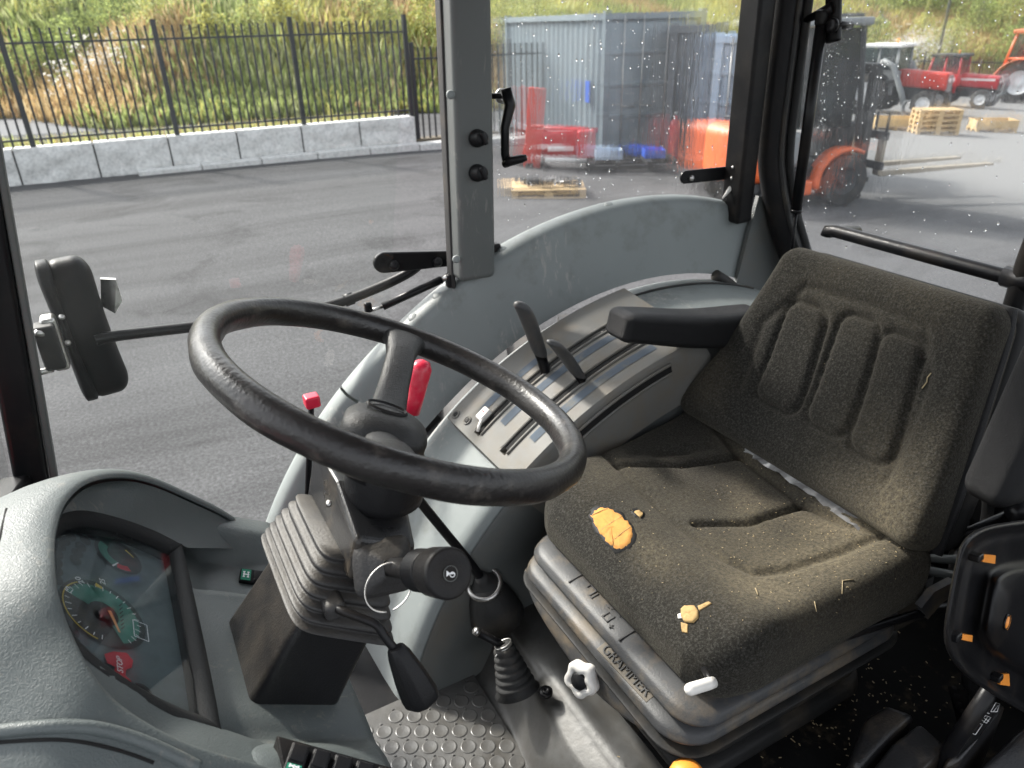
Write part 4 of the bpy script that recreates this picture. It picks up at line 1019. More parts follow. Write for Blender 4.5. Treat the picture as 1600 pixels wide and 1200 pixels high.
# grooves of the cushion in world x,y
GR = [([(.745, 1.02), (.737, .90), (.73, .76), (.732, .66), (.755, .61), (.80, .592), (.90, .575), (1.03, .56)], .009, .009),
      ([(.745, .968), (.86, .911), (.985, .875)], .0075, .014), ([(.76, .757), (.85, .716), (.965, .70)], .0075, .013),
      ([(.985, .875), (.975, .79), (.968, .70)], .010, .010), ([(.968, .70), (.985, .62), (1.0, .57)], .011, .010), ([(.985, .875), (1.0, .94), (1.01, 1.0)], .011, .012)]
FOLD = [([(.80, .985), (.90, .945)], .012, .006), ([(.84, .965), (.95, .93)], .012, .006), ([(.86, .91), (.845, .72)], .02, .002), ([(.74, .9), (.90, .80)], .05, -.003)]
def cush(p):
    x, y, z = p.x + SX, p.y + SY, p.z
    if y > SY: y += .055 * max(0, min(1, (x - .60) / .4)) * (y - SY) / .265
    X = x
    top = max(0, min(1, (z + .0) / .05))
    # general crown: sides bolster up, front rolls down
    lift = .018 * abs((y - SY) / .265) ** 2.2 + .022 * max(0, (x - .9) / .15) ** 2 * abs((y - SY) / .265)
    lift -= .030 * max(0, (.68 - x) / .12) ** 2
    lift += .014 * math.exp(-((x - .665) / .05) ** 2)
    g = 0
    for pts, wd, dp in GR + FOLD: g -= dp * math.exp(-(poly_d(x, y, pts) / wd) ** 2)
    g += .005 * noise.noise((x * 9, y * 9, 3.1)) 
    # rounder front corners in plan
    cx = max(0, (.66 - x) / .09); cy = max(0, (abs(y - SY) - .19) / .08)
    k = cx * cy
    X = x + .022 * min(1.6, k)
    Y = y - math.copysign(.02 * min(1.6, k), y - SY)
    return Vector((X, Y, 1.648 + z + top * (lift + g)))
cu = mk('cushion', rbox((.245, .265, .056), (.045, .045, .042), (96, 96, 3), cush), 'seat_fabric', seat)
def paint(o, fn):
    me = o.data; off = Vector((0, 0, 0)); q_ = o.parent
    while q_ is not None: off = off + q_.location; q_ = q_.parent
    a_ = me.attributes.new('dust', 'FLOAT', 'POINT'); a_.data.foreach_set('value', [fn(v.co + off) for v in me.vertices])
def dust_sun(p):  # dust patches, strengthened to paint the sunlit cloth against the shaded rest
    d = .02
    d += 1.25 * math.exp(-((p.x - .80) / .12) ** 2 - ((p.y - .585) / .07) ** 2)
    d += 1.1 * math.exp(-((p.x - .99) / .09) ** 2 - ((p.y - .60) / .09) ** 2)
    d += .55 * math.exp(-((p.x - .84) / .16) ** 2 - ((p.y - .72) / .17) ** 2)
    d += .55 * math.exp(-((p.x - .64) / .03) ** 2 - ((p.y - .72) / .08) ** 2)
    d += .35 * math.exp(-((p.x - .7) / .08) ** 2 - ((p.y - .95) / .1) ** 2)
    d += .55 * math.exp(-((p.x - 1.0) / .03) ** 2 - ((p.y - .86) / .1) ** 2)
    if p.z < 1.64: d *= .2
    return d * (.75 + .5 * noise.noise((p.x * 12, p.y * 12, 0)))
paint(cu, dust_sun)
# backrest -----------------------------------------------------------------
BB = Vector((.985, .780, 1.735)); BT = Vector((1.172, .768, 2.150)); BE = (BT - BB); BL = BE.length; BE.normalize(); BNrm = Vector((-BE.z, 0, BE.x))
PADS = [((.078, .10), (.107, .305), .053, .044), ((-.038, .105), (-.004, .315), .047, .042), ((-.136, .098), (-.088, .31), .044, .041)]
def pad_sd(s, t):
    best = 9
    for (s0, t0), (s1, t1), w0, w1 in PADS:
        u = (t - t0) / (t1 - t0); c = s0 + (s1 - s0) * u; wd = w0 + (w1 - w0) * max(0, min(1, u))
        dx = abs(s - c) - wd; dy = max(t0 - t, t - t1)
        rr = .028
        ax, ay = dx + rr, dy + rr
        sd = math.hypot(max(ax, 0), max(ay, 0)) + min(max(ax, ay), 0) - rr
        best = min(best, sd)
    return best
def backf(p):
    # p: x -> across (s), y -> up (t, centred), z -> thickness (+ = front)
    t = p.y + .20; s = p.x; u = max(0, min(1, t / .41))
    wd = (.292 - .080 * u ** 1.25 - .006 * math.sin(u * math.pi)) / .26
    q_ = s * wd
    front = max(0, min(1, (p.z + .0) / .035))
    sd = pad_sd(q_, t)
    g = -.010 * math.exp(-(sd / .0065) ** 2) + (.0008 * min(1, -sd / .03) if sd < 0 else -.003 * math.exp(-(sd / .035) ** 2))
    panel = [(.165, .10), (.185, .24), (.13, .335), (-.02, .342), (-.115, .335), (-.16, .26), (-.19, .08)]
    pd = poly_d(q_, t, panel); g -= .006 * math.exp(-(pd / .009) ** 2)
    bol = .018 * abs(q_ / .27) ** 2.4 - .014 * (1 - u) * 0
    bol += .012 * math.exp(-((t - .05) / .07) ** 2)
    bend = -.010 * math.sin(u * math.pi)
    nz = .0022 * noise.noise((q_ * 10, t * 10, 7))
    return BB + YV * q_ + BE * (t - .005) + BNrm * (p.z - .045 + front * (g + bol + nz) + bend)
bk = mk('backrest', rbox((.26, .205, .045), (.034, .036, .034), (96, 90, 3), backf), 'seat_fabric', seat)
def dust_b(p):
    q_ = p - BB; t = q_.dot(BE); s = q_.y
    d = .04 + .85 * math.exp(-((t - .02) / .10) ** 2 - ((s + .215) / .06) ** 2) + .3 * math.exp(-((t - .08) / .14) ** 2 - ((s + .16) / .1) ** 2)
    d += .5 * math.exp(-((t - .08) / .06) ** 2 - ((s - .24) / .06) ** 2) + .18 * math.exp(-((t - .35) / .1) ** 2)
    return d * (.8 + .5 * noise.noise((s * 9, t * 9, 5)))
paint(bk, dust_b)
# plastic back shell, a hand wider than the pad
def shf(p):
    t = p.y + .20; u = max(0, min(1, t / .41)); wd = (.290 - .078 * u ** 1.25) / .26
    return BB + YV * (p.x * wd) + BE * t + BNrm * (p.z - .10 - .01 * math.sin(u * math.pi))
mk('back_shell', rbox((.262, .208, .022), (.03, .04, .02), (14, 14, 1), shf), 'seat_black', seat)
bp2 = lambda s, t, h: BB + YV * s + BE * t + BNrm * h
mk('back_edge_strip', tube([bp2(-.288, .0, -.052), bp2(-.272, .10, -.052), bp2(-.245, .22, -.052), bp2(-.217, .35, -.052), bp2(-.20, .40, -.054)], .010, 8, smooth_n=24), 'vinyl_black', seat)
# crumpled plastic film in the gap between cushion and backrest
rows = []
for i in range(26):
    s = i / 25; y = .945 - s * .36
    rr = []
    for j in range(7):
        x = 1.0 - .012 * s + j * .012; z = 1.712 + j * .006 + .008 * noise.noise((i * .5, j * .7, 2)) + .004 * noise.noise((i * 1.7, j * 1.9, 4)) - .012 * (1 - math.sin(s * math.pi))
        rr.append((x, y, z))
    rows.append(rr)
mk('plastic_film', grid(rows), 'film_plastic', seat, False)
# tear with foam, second small hole, glued foam spot with strips: follow the cushion surface
bpy.context.view_layer.update()
from mathutils.bvhtree import BVHTree
def bvh_of(o):
    mw = Matrix.Translation(o.parent.location)
    return BVHTree.FromPolygons([mw @ v.co for v in o.data.vertices], [tuple(p.vertices) for p in o.data.polygons])
CBV = bvh_of(cu); BBV = bvh_of(bk)
def hit(px_, py_, tree=CBV):
    d = ray(px_, py_).normalized(); r_ = tree.ray_cast(CAM, d)
    return (r_[0], r_[1]) if r_[0] is not None else (AZP(px_, py_, 1.69), Vector((0, 0, 1)))
def onpatch(name, poly, m_, lift, dome=0., par=seat, tree=CBV, jag=0.):
    P = []
    n2 = len(poly)
    for i in range(n2):
        a_, b_ = poly[i], poly[(i + 1) % n2]
        for k in range(4):
            t = k / 4; P.append((a_[0] + (b_[0] - a_[0]) * t + rnd.uniform(-jag, jag), a_[1] + (b_[1] - a_[1]) * t + rnd.uniform(-jag, jag)))
    cx = sum(p[0] for p in P) / len(P); cy = sum(p[1] for p in P) / len(P)
    rows = []
    for f_ in (1.0, .93, .72, .45, .2, .02):
        rr = []
        for x, y in P:
            q_, nn = hit(cx + (x - cx) * f_, cy + (y - cy) * f_, tree)
            if nn.dot(CAM - q_) < 0: nn = -nn
            h = lift * (0 if f_ == 1. else 1) + dome * (1 - f_ * f_) + .0012 * noise.noise((x * .13, y * .13, f_ * 3))
            rr.append(q_ + nn * (h - (.003 if f_ == 1. else 0)))
        rows.append(rr)
    V, Fc = grid(rows, True); Fc.append(tuple(range(len(V) - len(P), len(V))))
    return mk(name, (V, Fc), m_, par)
onpatch('torn_edge', [(918, 806), (923, 794), (936, 788), (954, 790), (972, 799), (989, 817), (997, 835), (991, 853), (977, 863), (963, 866), (950, 857), (938, 842), (925, 825)], 'seat_black', .0012, 0, jag=2.2)
onpatch('exposed_foam', [(922, 806), (926, 797), (936, 792), (952, 794), (969, 803), (985, 820), (992, 835), (987, 850), (975, 859), (964, 861), (953, 853), (941, 838), (929, 822)], 'foam', .0020, .0012, jag=2.0)
for a_, b_ in (((926, 806), (950, 796)), ((940, 829), (972, 808)), ((955, 848), (986, 824))):
    pts = [hit(a_[0] + (b_[0] - a_[0]) * k / 8, a_[1] + (b_[1] - a_[1]) * k / 8)[0] + Vector((0, 0, .0034 - .0010 * abs(k - 4) / 4)) for k in range(9)]
    mk('foam_crack', tube(pts, .0008, 6), 'foam_dull', seat)
onpatch('torn_edge', [(982, 796), (994, 794), (1008, 800), (1004, 812), (992, 808)], 'seat_black', .0012, 0, jag=1.5)
onpatch('exposed_foam', [(990, 801), (999, 799), (1005, 804), (1000, 810)], 'foam_dull', .003, .001, jag=.8)
onpatch('foam_plug', [(1064, 952), (1070, 947), (1086, 947), (1092, 955), (1092, 966), (1084, 974), (1070, 973), (1064, 964)], 'foam_dull', .003, .002)
onpatch('foam_strip', [(1090, 948), (1108, 940), (1113, 943), (1092, 955)], 'foam_dull', .0018)
onpatch('foam_strip', [(1064, 972), (1075, 975), (1075, 990), (1066, 988)], 'foam_dull', .0018)
onpatch('foam_strip', [(1059, 960), (1066, 958), (1066, 966), (1060, 967)], 'white_plastic', .0018)
# straw bits and chaff lying on the cloth
def straw(pts, tree, wd=.0009):
    P = [hit(x, y, tree) for x, y in pts]; P = [q_ + (nn if nn.dot(CAM - q_) > 0 else -nn) * .0012 for q_, nn in P]
    return tube(P, wd, 5)
mk('straw_bit', straw([(1315, 928), (1316, 908), (1333, 906)], CBV), 'straw', seat); mk('straw_bit', straw([(1441, 607), (1449, 597), (1450, 590), (1456, 583)], BBV, .0011), 'straw', seat)
mk('straw_bit', straw([(1180, 920), (1184, 930)], CBV), 'straw', seat); mk('straw_bit', straw([(1272, 940), (1275, 956)], CBV, .0006), 'straw', seat)
chaff = []
for i in range(260):
    x, y = rnd.gauss(1190, 130), rnd.gauss(815, 75)
    if rnd.random() < .35: x, y = rnd.gauss(1340, 60), rnd.gauss(835, 35)
    d = ray(x, y).normalized(); r_ = CBV.ray_cast(CAM, d)
    if r_[0] is None or r_[1].z < .3: continue
    a_ = rnd.random() * 6.28; L_ = rnd.uniform(.0005, .0016); u = Vector((math.cos(a_), math.sin(a_), 0)); q_ = r_[0] + Vector((0, 0, .0008))
    s_ = Vector((-u.y, u.x, 0)) * rnd.uniform(.0003, .0006)
    k = [q_ - u * L_ - s_, q_ + u * L_ - s_, q_ + u * L_ + s_, q_ - u * L_ + s_]
    chaff.append((k + [p + Vector((0, 0, .0006)) for p in k], [(0, 1, 2, 3), (4, 5, 6, 7), (0, 1, 5, 4), (1, 2, 6, 5), (2, 3, 7, 6), (3, 0, 4, 7)]))
o = mk('chaff', join(*chaff), 'straw', seat, False); o['kind'] = 'stuff'
# suspension housing ----------------------------------------------------------
def shell(z0, z1, x0, x1, y0, y1, r_, slope):
    h = ((x1 - x0) / 2, (y1 - y0) / 2, (z1 - z0) / 2); c = Vector(((x0 + x1) / 2, (y0 + y1) / 2, (z0 + z1) / 2))
    return rbox(h, (r_, r_, min(.014, h[2] * .8)), (10, 10, 3), lambda p: c + Vector((p.x + (slope * p.z / h[2] if p.x < 0 else 0), p.y * (1 - .03 * p.z / h[2]), p.z)))
su = mk('upper_shell', shell(1.567, 1.604, .545, 1.03, .500, .990, .060, .012), 'seat_shell', seat)
slw = mk('lower_shell', shell(1.530, 1.5665, .529, 1.04, .503, .996, .065, .008), 'seat_shell', seat)
mk('shell_lip', shell(1.520, 1.5295, .520, 1.05, .498, 1.0, .065, .0), 'seat_black', seat)
for i, (z, k) in enumerate(((1.50, -.035), (1.46, -.02), (1.42, -.03), (1.375, -.02))):
    mk('bellows_fold', shell(z - .02, z + .022, .575 - k, 1.06 + k, .52 - k, 1.0 + k, .06, -.006), 'seat_black', seat)
mk('base_plate', shell(1.30, 1.334, .60, 1.08, .50, 1.0, .02, 0), 'black_metal', seat)
# front apron of the housing, hanging towards the tunnel
apx = -.017
ap = [[(.560, .985, 1.528), (.550, .9, 1.527), (.548, .76, 1.526), (.549, .62, 1.526), (.562, .535, 1.527)], [(.552, .975, 1.513), (.538, .9, 1.500), (.534, .76, 1.490), (.539, .64, 1.497), (.556, .54, 1.516)], [(.575, .96, 1.503), (.552, .9, 1.478), (.544, .76, 1.460), (.552, .65, 1.472), (.575, .55, 1.505)]]
ap = [[(x + apx, y, z) for x, y, z in r_] for r_ in ap]
mk('front_apron', ruled(ap, 40, 12), 'seat_shell', seat)
# embossed maker's name and the weight symbol
UBV = bvh_of(su); LBV = bvh_of(slw)
def on_shell(c, l_, r_, tree):
    C_, n_ = hit(*c, tree); L_, _ = hit(*l_, tree); R_, _ = hit(*r_, tree)
    if n_.dot(CAM - C_) < 0: n_ = -n_
    return frame(C_ + n_ * .0008, R_ - L_, None, n_), (R_ - L_).length
fn_, ln_ = on_shell((978, 1047), (942, 1009), (1015, 1086), LBV)
mk('name_plate', xf(rbox((ln_ * .54, .012, .002), .0015, (2, 1, 1)), fn_ @ Matrix.Translation((0, 0, -.0022))), 'emboss', seat)
mk('embossed_name', text_vf('GRAMMER', ln_ * .205, fn_ @ Matrix.Translation((0, 0, .0006)), .0012), 'emboss_dark', seat, False)
fs_, ls_ = on_shell((939, 945), (905, 907), (973, 984), UBV); ks = ls_ / .15
for s in (-1, 1): mk('plate_line', xf(box((s * .078, 0, 0), (.0012, .018, .0010)), fs_), 'emboss_dark', seat, False)
fs_ = fs_ @ Matrix.Scale(.85, 4)
sy = [box((-.045, .012, 0), (.012, .0012, .001)), box((-.034, .003, 0), (.0012, .010, .001)), box((-.03, -.006, 0), (.006, .0012, .001)), box((-.056, .008, 0), (.0012, .005, .001)), box((-.026, .004, 0), (.0012, .008, .001)),
      box((.012, .008, 0), (.005, .0012, .001)), box((.034, -.014, 0), (.009, .0012, .001)), box((.026, -.006, 0), (.0012, .009, .001)), box((.042, -.006, 0), (.0012, .009, .001)), box((.034, .004, 0), (.0085, .0012, .001)), box((.056, -.014, 0), (.005, .0012, .001)), box((.056, -.014, 0), (.0012, .005, .001))]
arc = [[Vector((.034 + r_ * math.cos(t), .006 + r_ * math.sin(t), .001)) for t in [R(20 + 150 * k / 16) for k in range(17)]] for r_ in (.0125, .015)]
o = mk('weight_symbol', join(xf(join(*sy), fs_), xf(grid(arc), fs_)), 'emboss_dark', seat, False); o['kind'] = 'stuff'
# white height knob and white rod tip
kc = AX(908, 1062, .50); fk = frame(kc, (0, -1, 0), None, (-.85, -.35, .3))
def lobe(r_, z): return [fk @ Vector(((r_ + .003 * math.cos(5 * t)) * math.cos(t), (r_ + .003 * math.cos(5 * t)) * math.sin(t), z)) for t in [2 * math.pi * k / 50 for k in range(50)]]
kn = mk('height_knob', grid([lobe(.022, -.02), lobe(.0285, -.012), lobe(.0295, .004), lobe(.026, .009), lobe(.016, .010), lobe(.0155, .004), lobe(.001, .004)], True), 'white_plastic', seat)
mk('knob_insert', lathe([(.0148, .002), (.0148, .009), (.013, .0115), (0, .0125)], 26, fk), 'black_plastic', kn)
mk('knob_shaft', tube([kc, kc + Vector((.07, .01, -.01))], .010, 10), 'black_metal', seat)
ra = AY(1072, 1079, .488); rb = AY(1115, 1066, .488)
mk('lever_tip', tube([ra, ra + (rb - ra) * .06, ra + (rb - ra) * .14, ra + (rb - ra) * .8, rb], [.003, .0068, .0082, .0082, .0075], 16), 'white_plastic', seat)
mk('lever_shaft', tube([rb - (rb - ra) * .05, rb + Vector((.012, .03, -.012))], .005, 8), 'black_metal', seat)
# loose black cloth skirt and links at the left of the housing
sk = [[AZP(1120, 1035, 1.60), AZP(1200, 1015, 1.60), AZP(1300, 975, 1.60), AZP(1400, 930, 1.60), AZP(1460, 900, 1.60)], [AZP(1120, 1070, 1.56), AZP(1200, 1040, 1.57), AZP(1300, 1000, 1.57), AZP(1400, 958, 1.57), AZP(1450, 940, 1.58)], [AZP(1130, 1095, 1.5), AZP(1220, 1060, 1.53), AZP(1310, 1020, 1.53), AZP(1400, 985, 1.53), AZP(1440, 965, 1.54)]]
mk('cloth_skirt', ruled(sk, 40, 12), 'seat_black', seat)
mk('side_plate', prism([AY(1395, 920, .50), AY(1430, 905, .50), AY(1458, 925, .50), AY(1420, 945, .50)], (.0, .006, 0)), 'steel', seat, False)
mk('recliner_link', prism([AY(1440, 950, .47), AY(1460, 925, .47), AY(1492, 908, .47), AY(1495, 925, .47), AY(1470, 945, .47), AY(1450, 968, .47)], (0, .012, 0)), 'seat_shell', seat, False)
mk('recliner_bar', tube([AY(1180, 1035, .5), AY(1300, 1000, .5), AY(1430, 960, .48), AY(1500, 945, .47)], .007, 8, smooth_n=14), 'black_metal', seat)
# far armrest
arm = thing('armrest', 'black vinyl armrest folded down on the window side of the seat', 'armrest', (.9, 1.06, 1.9))
YA = 1.055
aa, ab = AY(960, 512, YA), AY(1165, 512, YA)
def armf(p):
    u = (p.x + .19) / .38; return Vector((p.x, p.y * (1 - .08 * (1 - u)), p.z * (.74 + .30 * u) + .004 * math.cos(u * 6) ))
fa = frame((aa + ab) / 2 + Vector((.012, 0, 0)), (ab - aa), None, Vector((-(ab - aa).z, 0, (ab - aa).x)))
mk('pad', xf(rbox(((ab - aa).length / 2 + .012, .042, .040), (.022, .022, .020), (8, 3, 3), armf), fa), 'vinyl_black', arm)
mk('pivot', tube([AY(1150, 525, 1.08) + Vector((.03, 0, 0)), AY(1150, 525, 1.0) + Vector((.06, -.03, 0))], .016, 14), 'black_metal', arm)
# near armrest, folded up beside the backrest
arm2 = thing('armrest', 'black vinyl armrest folded up on the door side of the seat', 'armrest', (1.05, .43, 1.8))
pth = [AY(1552, 775, .425), AY(1565, 735, .425), AY(1600, 650, .425), AY(1650, 560, .42), AY(1680, 500, .42)]
d_ = (pth[-1] - pth[0]).normalized()
fa2 = frame(AY(1600, 660, .425), Vector((d_.z, 0, -d_.x)), None, d_)
mk('pad', xf(rbox((.047, .034, .17), (.03, .02, .03), (4, 3, 8)), fa2 @ Matrix.Translation((.012, 0, .045))), 'vinyl_black', arm2)
mk('pivot', tube([AY(1590, 800, .44), AY(1590, 800, .5)], .018, 14), 'black_metal', arm2)
mk('pivot_link', tube([AY(1590, 800, .47), AY(1520, 830, .5), AY(1440, 850, .55)], .01, 10), 'black_metal', arm2)

# ================================================================== FOLDED PASSENGER SEAT (pressed pan with foam behind its slots)
ps = thing('folded_passenger_seat', 'black pressed-metal pan of a folded passenger seat, orange foam in its slots', 'seat', (.85, .30, 1.34))
PO = AY(1475, 960, .30)
# plane of the pan: vertical-ish, facing the camera side (-y) with a lean
pa, pb, pc = AY(1500, 840, .315), AY(1478, 1000, .285), AY(1640, 1120, .30)
PNr = (pb - pa).cross(pc - pa).normalized()
if PNr.y > 0: PNr = -PNr
def PP(px_, py_, h=0.):
    d = ray(px_, py_); t = ((pa + PNr * h - CAM).dot(PNr)) / d.dot(PNr); return CAM + d * t
outl = [(1505, 848), (1530, 828), (1570, 818), (1640, 812), (1720, 820), (1760, 860), (1770, 980), (1760, 1120), (1720, 1160), (1660, 1145), (1600, 1112), (1545, 1080), (1505, 1050), (1482, 1018), (1476, 985), (1484, 930), (1494, 880)]
cxp = (1620, 975)
def ring(f_, h, n2=90):
    P = spline([(cxp[0] + (x - cxp[0]) * f_, cxp[1] + (y - cxp[1]) * f_, 0) for x, y in outl], n2, True); return [PP(p.x, p.y, h) for p in P]
rows = [ring(1.0, -.035), ring(1.01, -.010), ring(1.0, .004), ring(.975, .008), ring(.95, .004), ring(.925, -.004), ring(.89, -.008), ring(.86, -.006), ring(.80, -.008), ring(.66, -.008), ring(.60, -.008), ring(.55, .008), ring(.50, .012), ring(.3, .012), ring(.02, .012)]
mk('pan', grid(rows, True), 'black_metal', ps)
for poly in ([(1533, 866), (1556, 868), (1555, 881), (1536, 878)], [(1499, 990), (1520, 993), (1519, 1003), (1500, 999)], [(1565, 1054), (1577, 1053), (1578, 1072), (1563, 1070)]):
    b_ = mk('slot_foam', prism([PP(x, y, -.003) for x, y in poly], PNr * -.004), 'orange_part', ps, False)
    x_, y_ = poly[0]
    mk('clip', xf(rbox((.008, .004, .006), .002, (1, 1, 1)), frame(PP(x_ - 8, y_ + 4, -.002), RT, None, PNr)), 'black_metal', ps)
mk('hole_foam', lathe([(.009, 0), (.009, .002), (0, .002)], 18, frame(PP(1573, 972, .0118), RT, None, PNr)), 'orange_part', ps)
mk('hole_rim', tube([frame(PP(1573, 972, .013), RT, None, PNr) @ Vector((.0098 * math.cos(t), .0085 * math.sin(t), 0)) for t in [2 * math.pi * k / 20 for k in range(20)]], .0014, 6, True), 'black_metal', ps)
mk('seat_pad', xf(rbox((.15, .03, .12), .025, (4, 2, 4)), frame(PP(1640, 985, -.045), RT, None, UP)), 'vinyl_black', ps)
mk('pivot_arm', tube([PP(1560, 1060, -.03), Vector((.93, .34, 1.5)), Vector((.95, .36, 1.31))], .012, 10), 'black_metal', ps)

# dry debris on the rear deck
deb = []
for i in range(200):
    q_ = AZP(rnd.gauss(1290, 110), rnd.gauss(1130, 45), 1.302); q_ = Vector((q_.x, q_.y, 1.3015 if q_.y < .32 else 1.341)); a_ = rnd.random() * 6.28; L_ = rnd.uniform(.0005, .0026) * (2 if rnd.random() < .06 else 1); u = Vector((math.cos(a_), math.sin(a_), 0)) * L_; s_ = Vector((-u.y, u.x, 0)).normalized() * rnd.uniform(.0004, .0012)
    k = [q_ - u - s_, q_ + u - s_, q_ + u + s_, q_ - u + s_]
    deb.append((k + [p + Vector((0, 0, .0008)) for p in k], [(0, 1, 2, 3), (4, 5, 6, 7), (0, 1, 5, 4), (1, 2, 6, 5), (2, 3, 7, 6), (3, 0, 4, 7)]))
o = mk('dry_debris', join(*deb), 'straw', None, False); o['kind'] = 'stuff'; o['label'] = 'dry straw and grit scattered on the black deck beside the seat'; o['category'] = 'debris'
# ================================================================== CONTROLS AT THE DOOR SIDE OF THE SEAT
def cap(name, pts_top, zt, h, lbl, m_='black_plastic'):
    t_ = thing(name, lbl, 'cover', AZP(*pts_top[0], 1.31))
    P = [AZP(x, y, zt) for x, y in pts_top]
    return t_, P
hb_ = thing('lever_housing', 'rounded black plastic lever housing with an open slot on the rear deck', 'housing', AZP(1400, 1150, 1.31))
def wedge(pts, drop, m_, par, name, grow=1.15, bv=.012):
    c = sum(pts, Vector()) / len(pts)
    V = list(pts) + [Vector((c.x + (p.x - c.x) * grow, c.y + (p.y - c.y) * grow, drop)) for p in pts]
    n2 = len(pts); Fc = [tuple(range(n2)), tuple(range(n2, 2 * n2))[::-1]] + [(i, (i + 1) % n2, n2 + (i + 1) % n2, n2 + i) for i in range(n2)]
    return bevel(mk(name, (V, Fc), m_, par), bv, 4, 20)
wedge([AZP(1352, 1120, 1.46), AZP(1385, 1098, 1.475), AZP(1432, 1115, 1.475), AZP(1395, 1150, 1.46), AZP(1345, 1205, 1.43), AZP(1325, 1190, 1.43)], 1.301, 'housing_black', hb_, 'side_cheek', 1.1, .014)
wedge([AZP(1438, 1128, 1.475), AZP(1474, 1160, 1.475), AZP(1478, 1176, 1.46), AZP(1430, 1215, 1.46), AZP(1370, 1235, 1.44), AZP(1352, 1215, 1.44), AZP(1395, 1160, 1.465)], 1.301, 'housing_black', hb_, 'cover_plate', 1.04, .008)
hb2 = thing('lever_housing', 'black plastic lever housing with white hydraulic symbols beside the folded seat', 'housing', AZP(1560, 1140, 1.31))
pq = [AZP(1505, 1120, 1.50), AZP(1545, 1095, 1.515), AZP(1575, 1098, 1.515), AZP(1530, 1150, 1.50), AZP(1500, 1190, 1.48), AZP(1475, 1195, 1.47)]
wedge(pq, 1.301, 'housing_black', hb2, 'side_cheek', 1.08, .010)
wedge([AZP(1600, 1130, 1.49), AZP(1660, 1150, 1.49), AZP(1650, 1230, 1.46), AZP(1540, 1240, 1.44), AZP(1520, 1210, 1.46)], 1.301, 'housing_black', hb2, 'cover_plate', 1.05, .012)
# printed symbols on the cheek: two cylinders and a snowflake box, outlined in white
spx = lambda x, y: AZP(x, y, 1.5175 - (1555 - x) * .00018)
def pline(pp, wd=.0006): return tube([spx(*p) for p in pp], wd, 4)
sy2 = [pline([(1512, 1142), (1523, 1128), (1535, 1132), (1524, 1148), (1512, 1142)]), pline([(1515, 1135), (1530, 1122)]), pline([(1533, 1124), (1540, 1118), (1548, 1121), (1541, 1130), (1533, 1124)]), pline([(1536, 1121), (1545, 1127)]), pline([(1544, 1119), (1537, 1129)]), pline([(1534, 1118), (1540, 1113), (1546, 1115)]), pline([(1548, 1112), (1556, 1098), (1562, 1100), (1558, 1112), (1548, 1112)]), pline([(1552, 1112), (1560, 1102)])]
mk('printed_symbol', join(*sy2), 'print_white', hb2)
ok = thing('ball_lever', 'smooth orange ball knob on a short lever by the tunnel', 'lever', AZP(1073, 1205, 1.34))
kc = AZP(1073, 1215, 1.50)
mk('ball', lathe([(.010, -.022), (.020, -.016), (.0255, -.004), (.0265, .004), (.024, .012), (.016, .019), (.007, .022), (0, .0225)], 28, Matrix.Translation(kc)), 'orange_part', ok)
mk('stem', tube([kc, Vector((kc.x + .01, kc.y + .005, 1.325))], .006, 10), 'black_metal', ok)
# perforated strip and hoses behind the seat
pf_ = thing('perforated_strip', 'narrow black metal strip with round holes standing beside the lever housings', 'bracket', AZP(1495, 1110, 1.31))
s0, s1, s2, s3 = AZP(1482, 1072, 1.42), AZP(1512, 1080, 1.42), AZP(1505, 1125, 1.38), AZP(1496, 1120, 1.38)
mk('strip', prism([s0, s1, AZP(1522, 1160, 1.33), AZP(1500, 1140, 1.33)], (0, 0, -.004)), 'black_metal', pf_, False)
for (x, y) in ((1491, 1075), (1495, 1087), (1499, 1100), (1504, 1112)): mk('hole', lathe([(.0048, 0), (.0048, .0008), (0, .0008)], 12, Matrix.Translation(AZP(x, y, 1.42 - (y - 1073) * .0009 + .0005))), 'slot_black', pf_)
mk('foot', box2(AZP(1511, 1150, 1.33), AZP(1511, 1150, 1.33) + Vector((.02, .02, -.03))), 'black_metal', pf_, False)
hosel = ['grey hydraulic hose curving behind the seat, uppermost of three', 'grey hydraulic hose curving behind the seat, middle of three', 'grey hydraulic hose curving behind the seat, lowest of three']
for k, (pp, lb) in enumerate(zip(([(1440, 825, .70), (1490, 828, .68), (1530, 842, .62), (1600, 850, .55)], [(1440, 872, .66), (1480, 874, .62), (1530, 872, .58), (1620, 868, .5)], [(1440, 890, .64), (1480, 897, .60), (1520, 903, .56), (1620, 905, .5)]), hosel)):
    P = [AY(*q_) for q_ in pp]
    h_ = thing('hydraulic_hose', lb, 'hose', (P[0].x, P[0].y, 1.3), 'hydraulic hoses behind the seat')
    mk('hose', tube([Vector((P[0].x + .06, P[0].y + .05, 1.34)), P[0] + Vector((.02, .01, -.02))] + P + [P[-1] + Vector((.12, -.03, -.1)), P[-1] + Vector((.2, -.03, -.35))], .0095, 10, smooth_n=40), 'trim_dark', h_)
for k, pp in enumerate(([(1500, 700, .78), (1520, 760, .76), (1500, 830, .72)], [(1545, 760, .70), (1540, 820, .68), (1500, 870, .66)])):
    P = [AY(*q_) for q_ in pp]; h_ = thing('hydraulic_hose', ['black hose looping upright behind the seat back', 'black hose bending down under the folded armrest'][k], 'hose', (P[-1].x, P[-1].y, 1.3), 'hydraulic hoses behind the seat')
    mk('hose', tube(P + [Vector((P[-1].x, P[-1].y, 1.335))], .014, 10, smooth_n=24), 'black_rubber', h_)
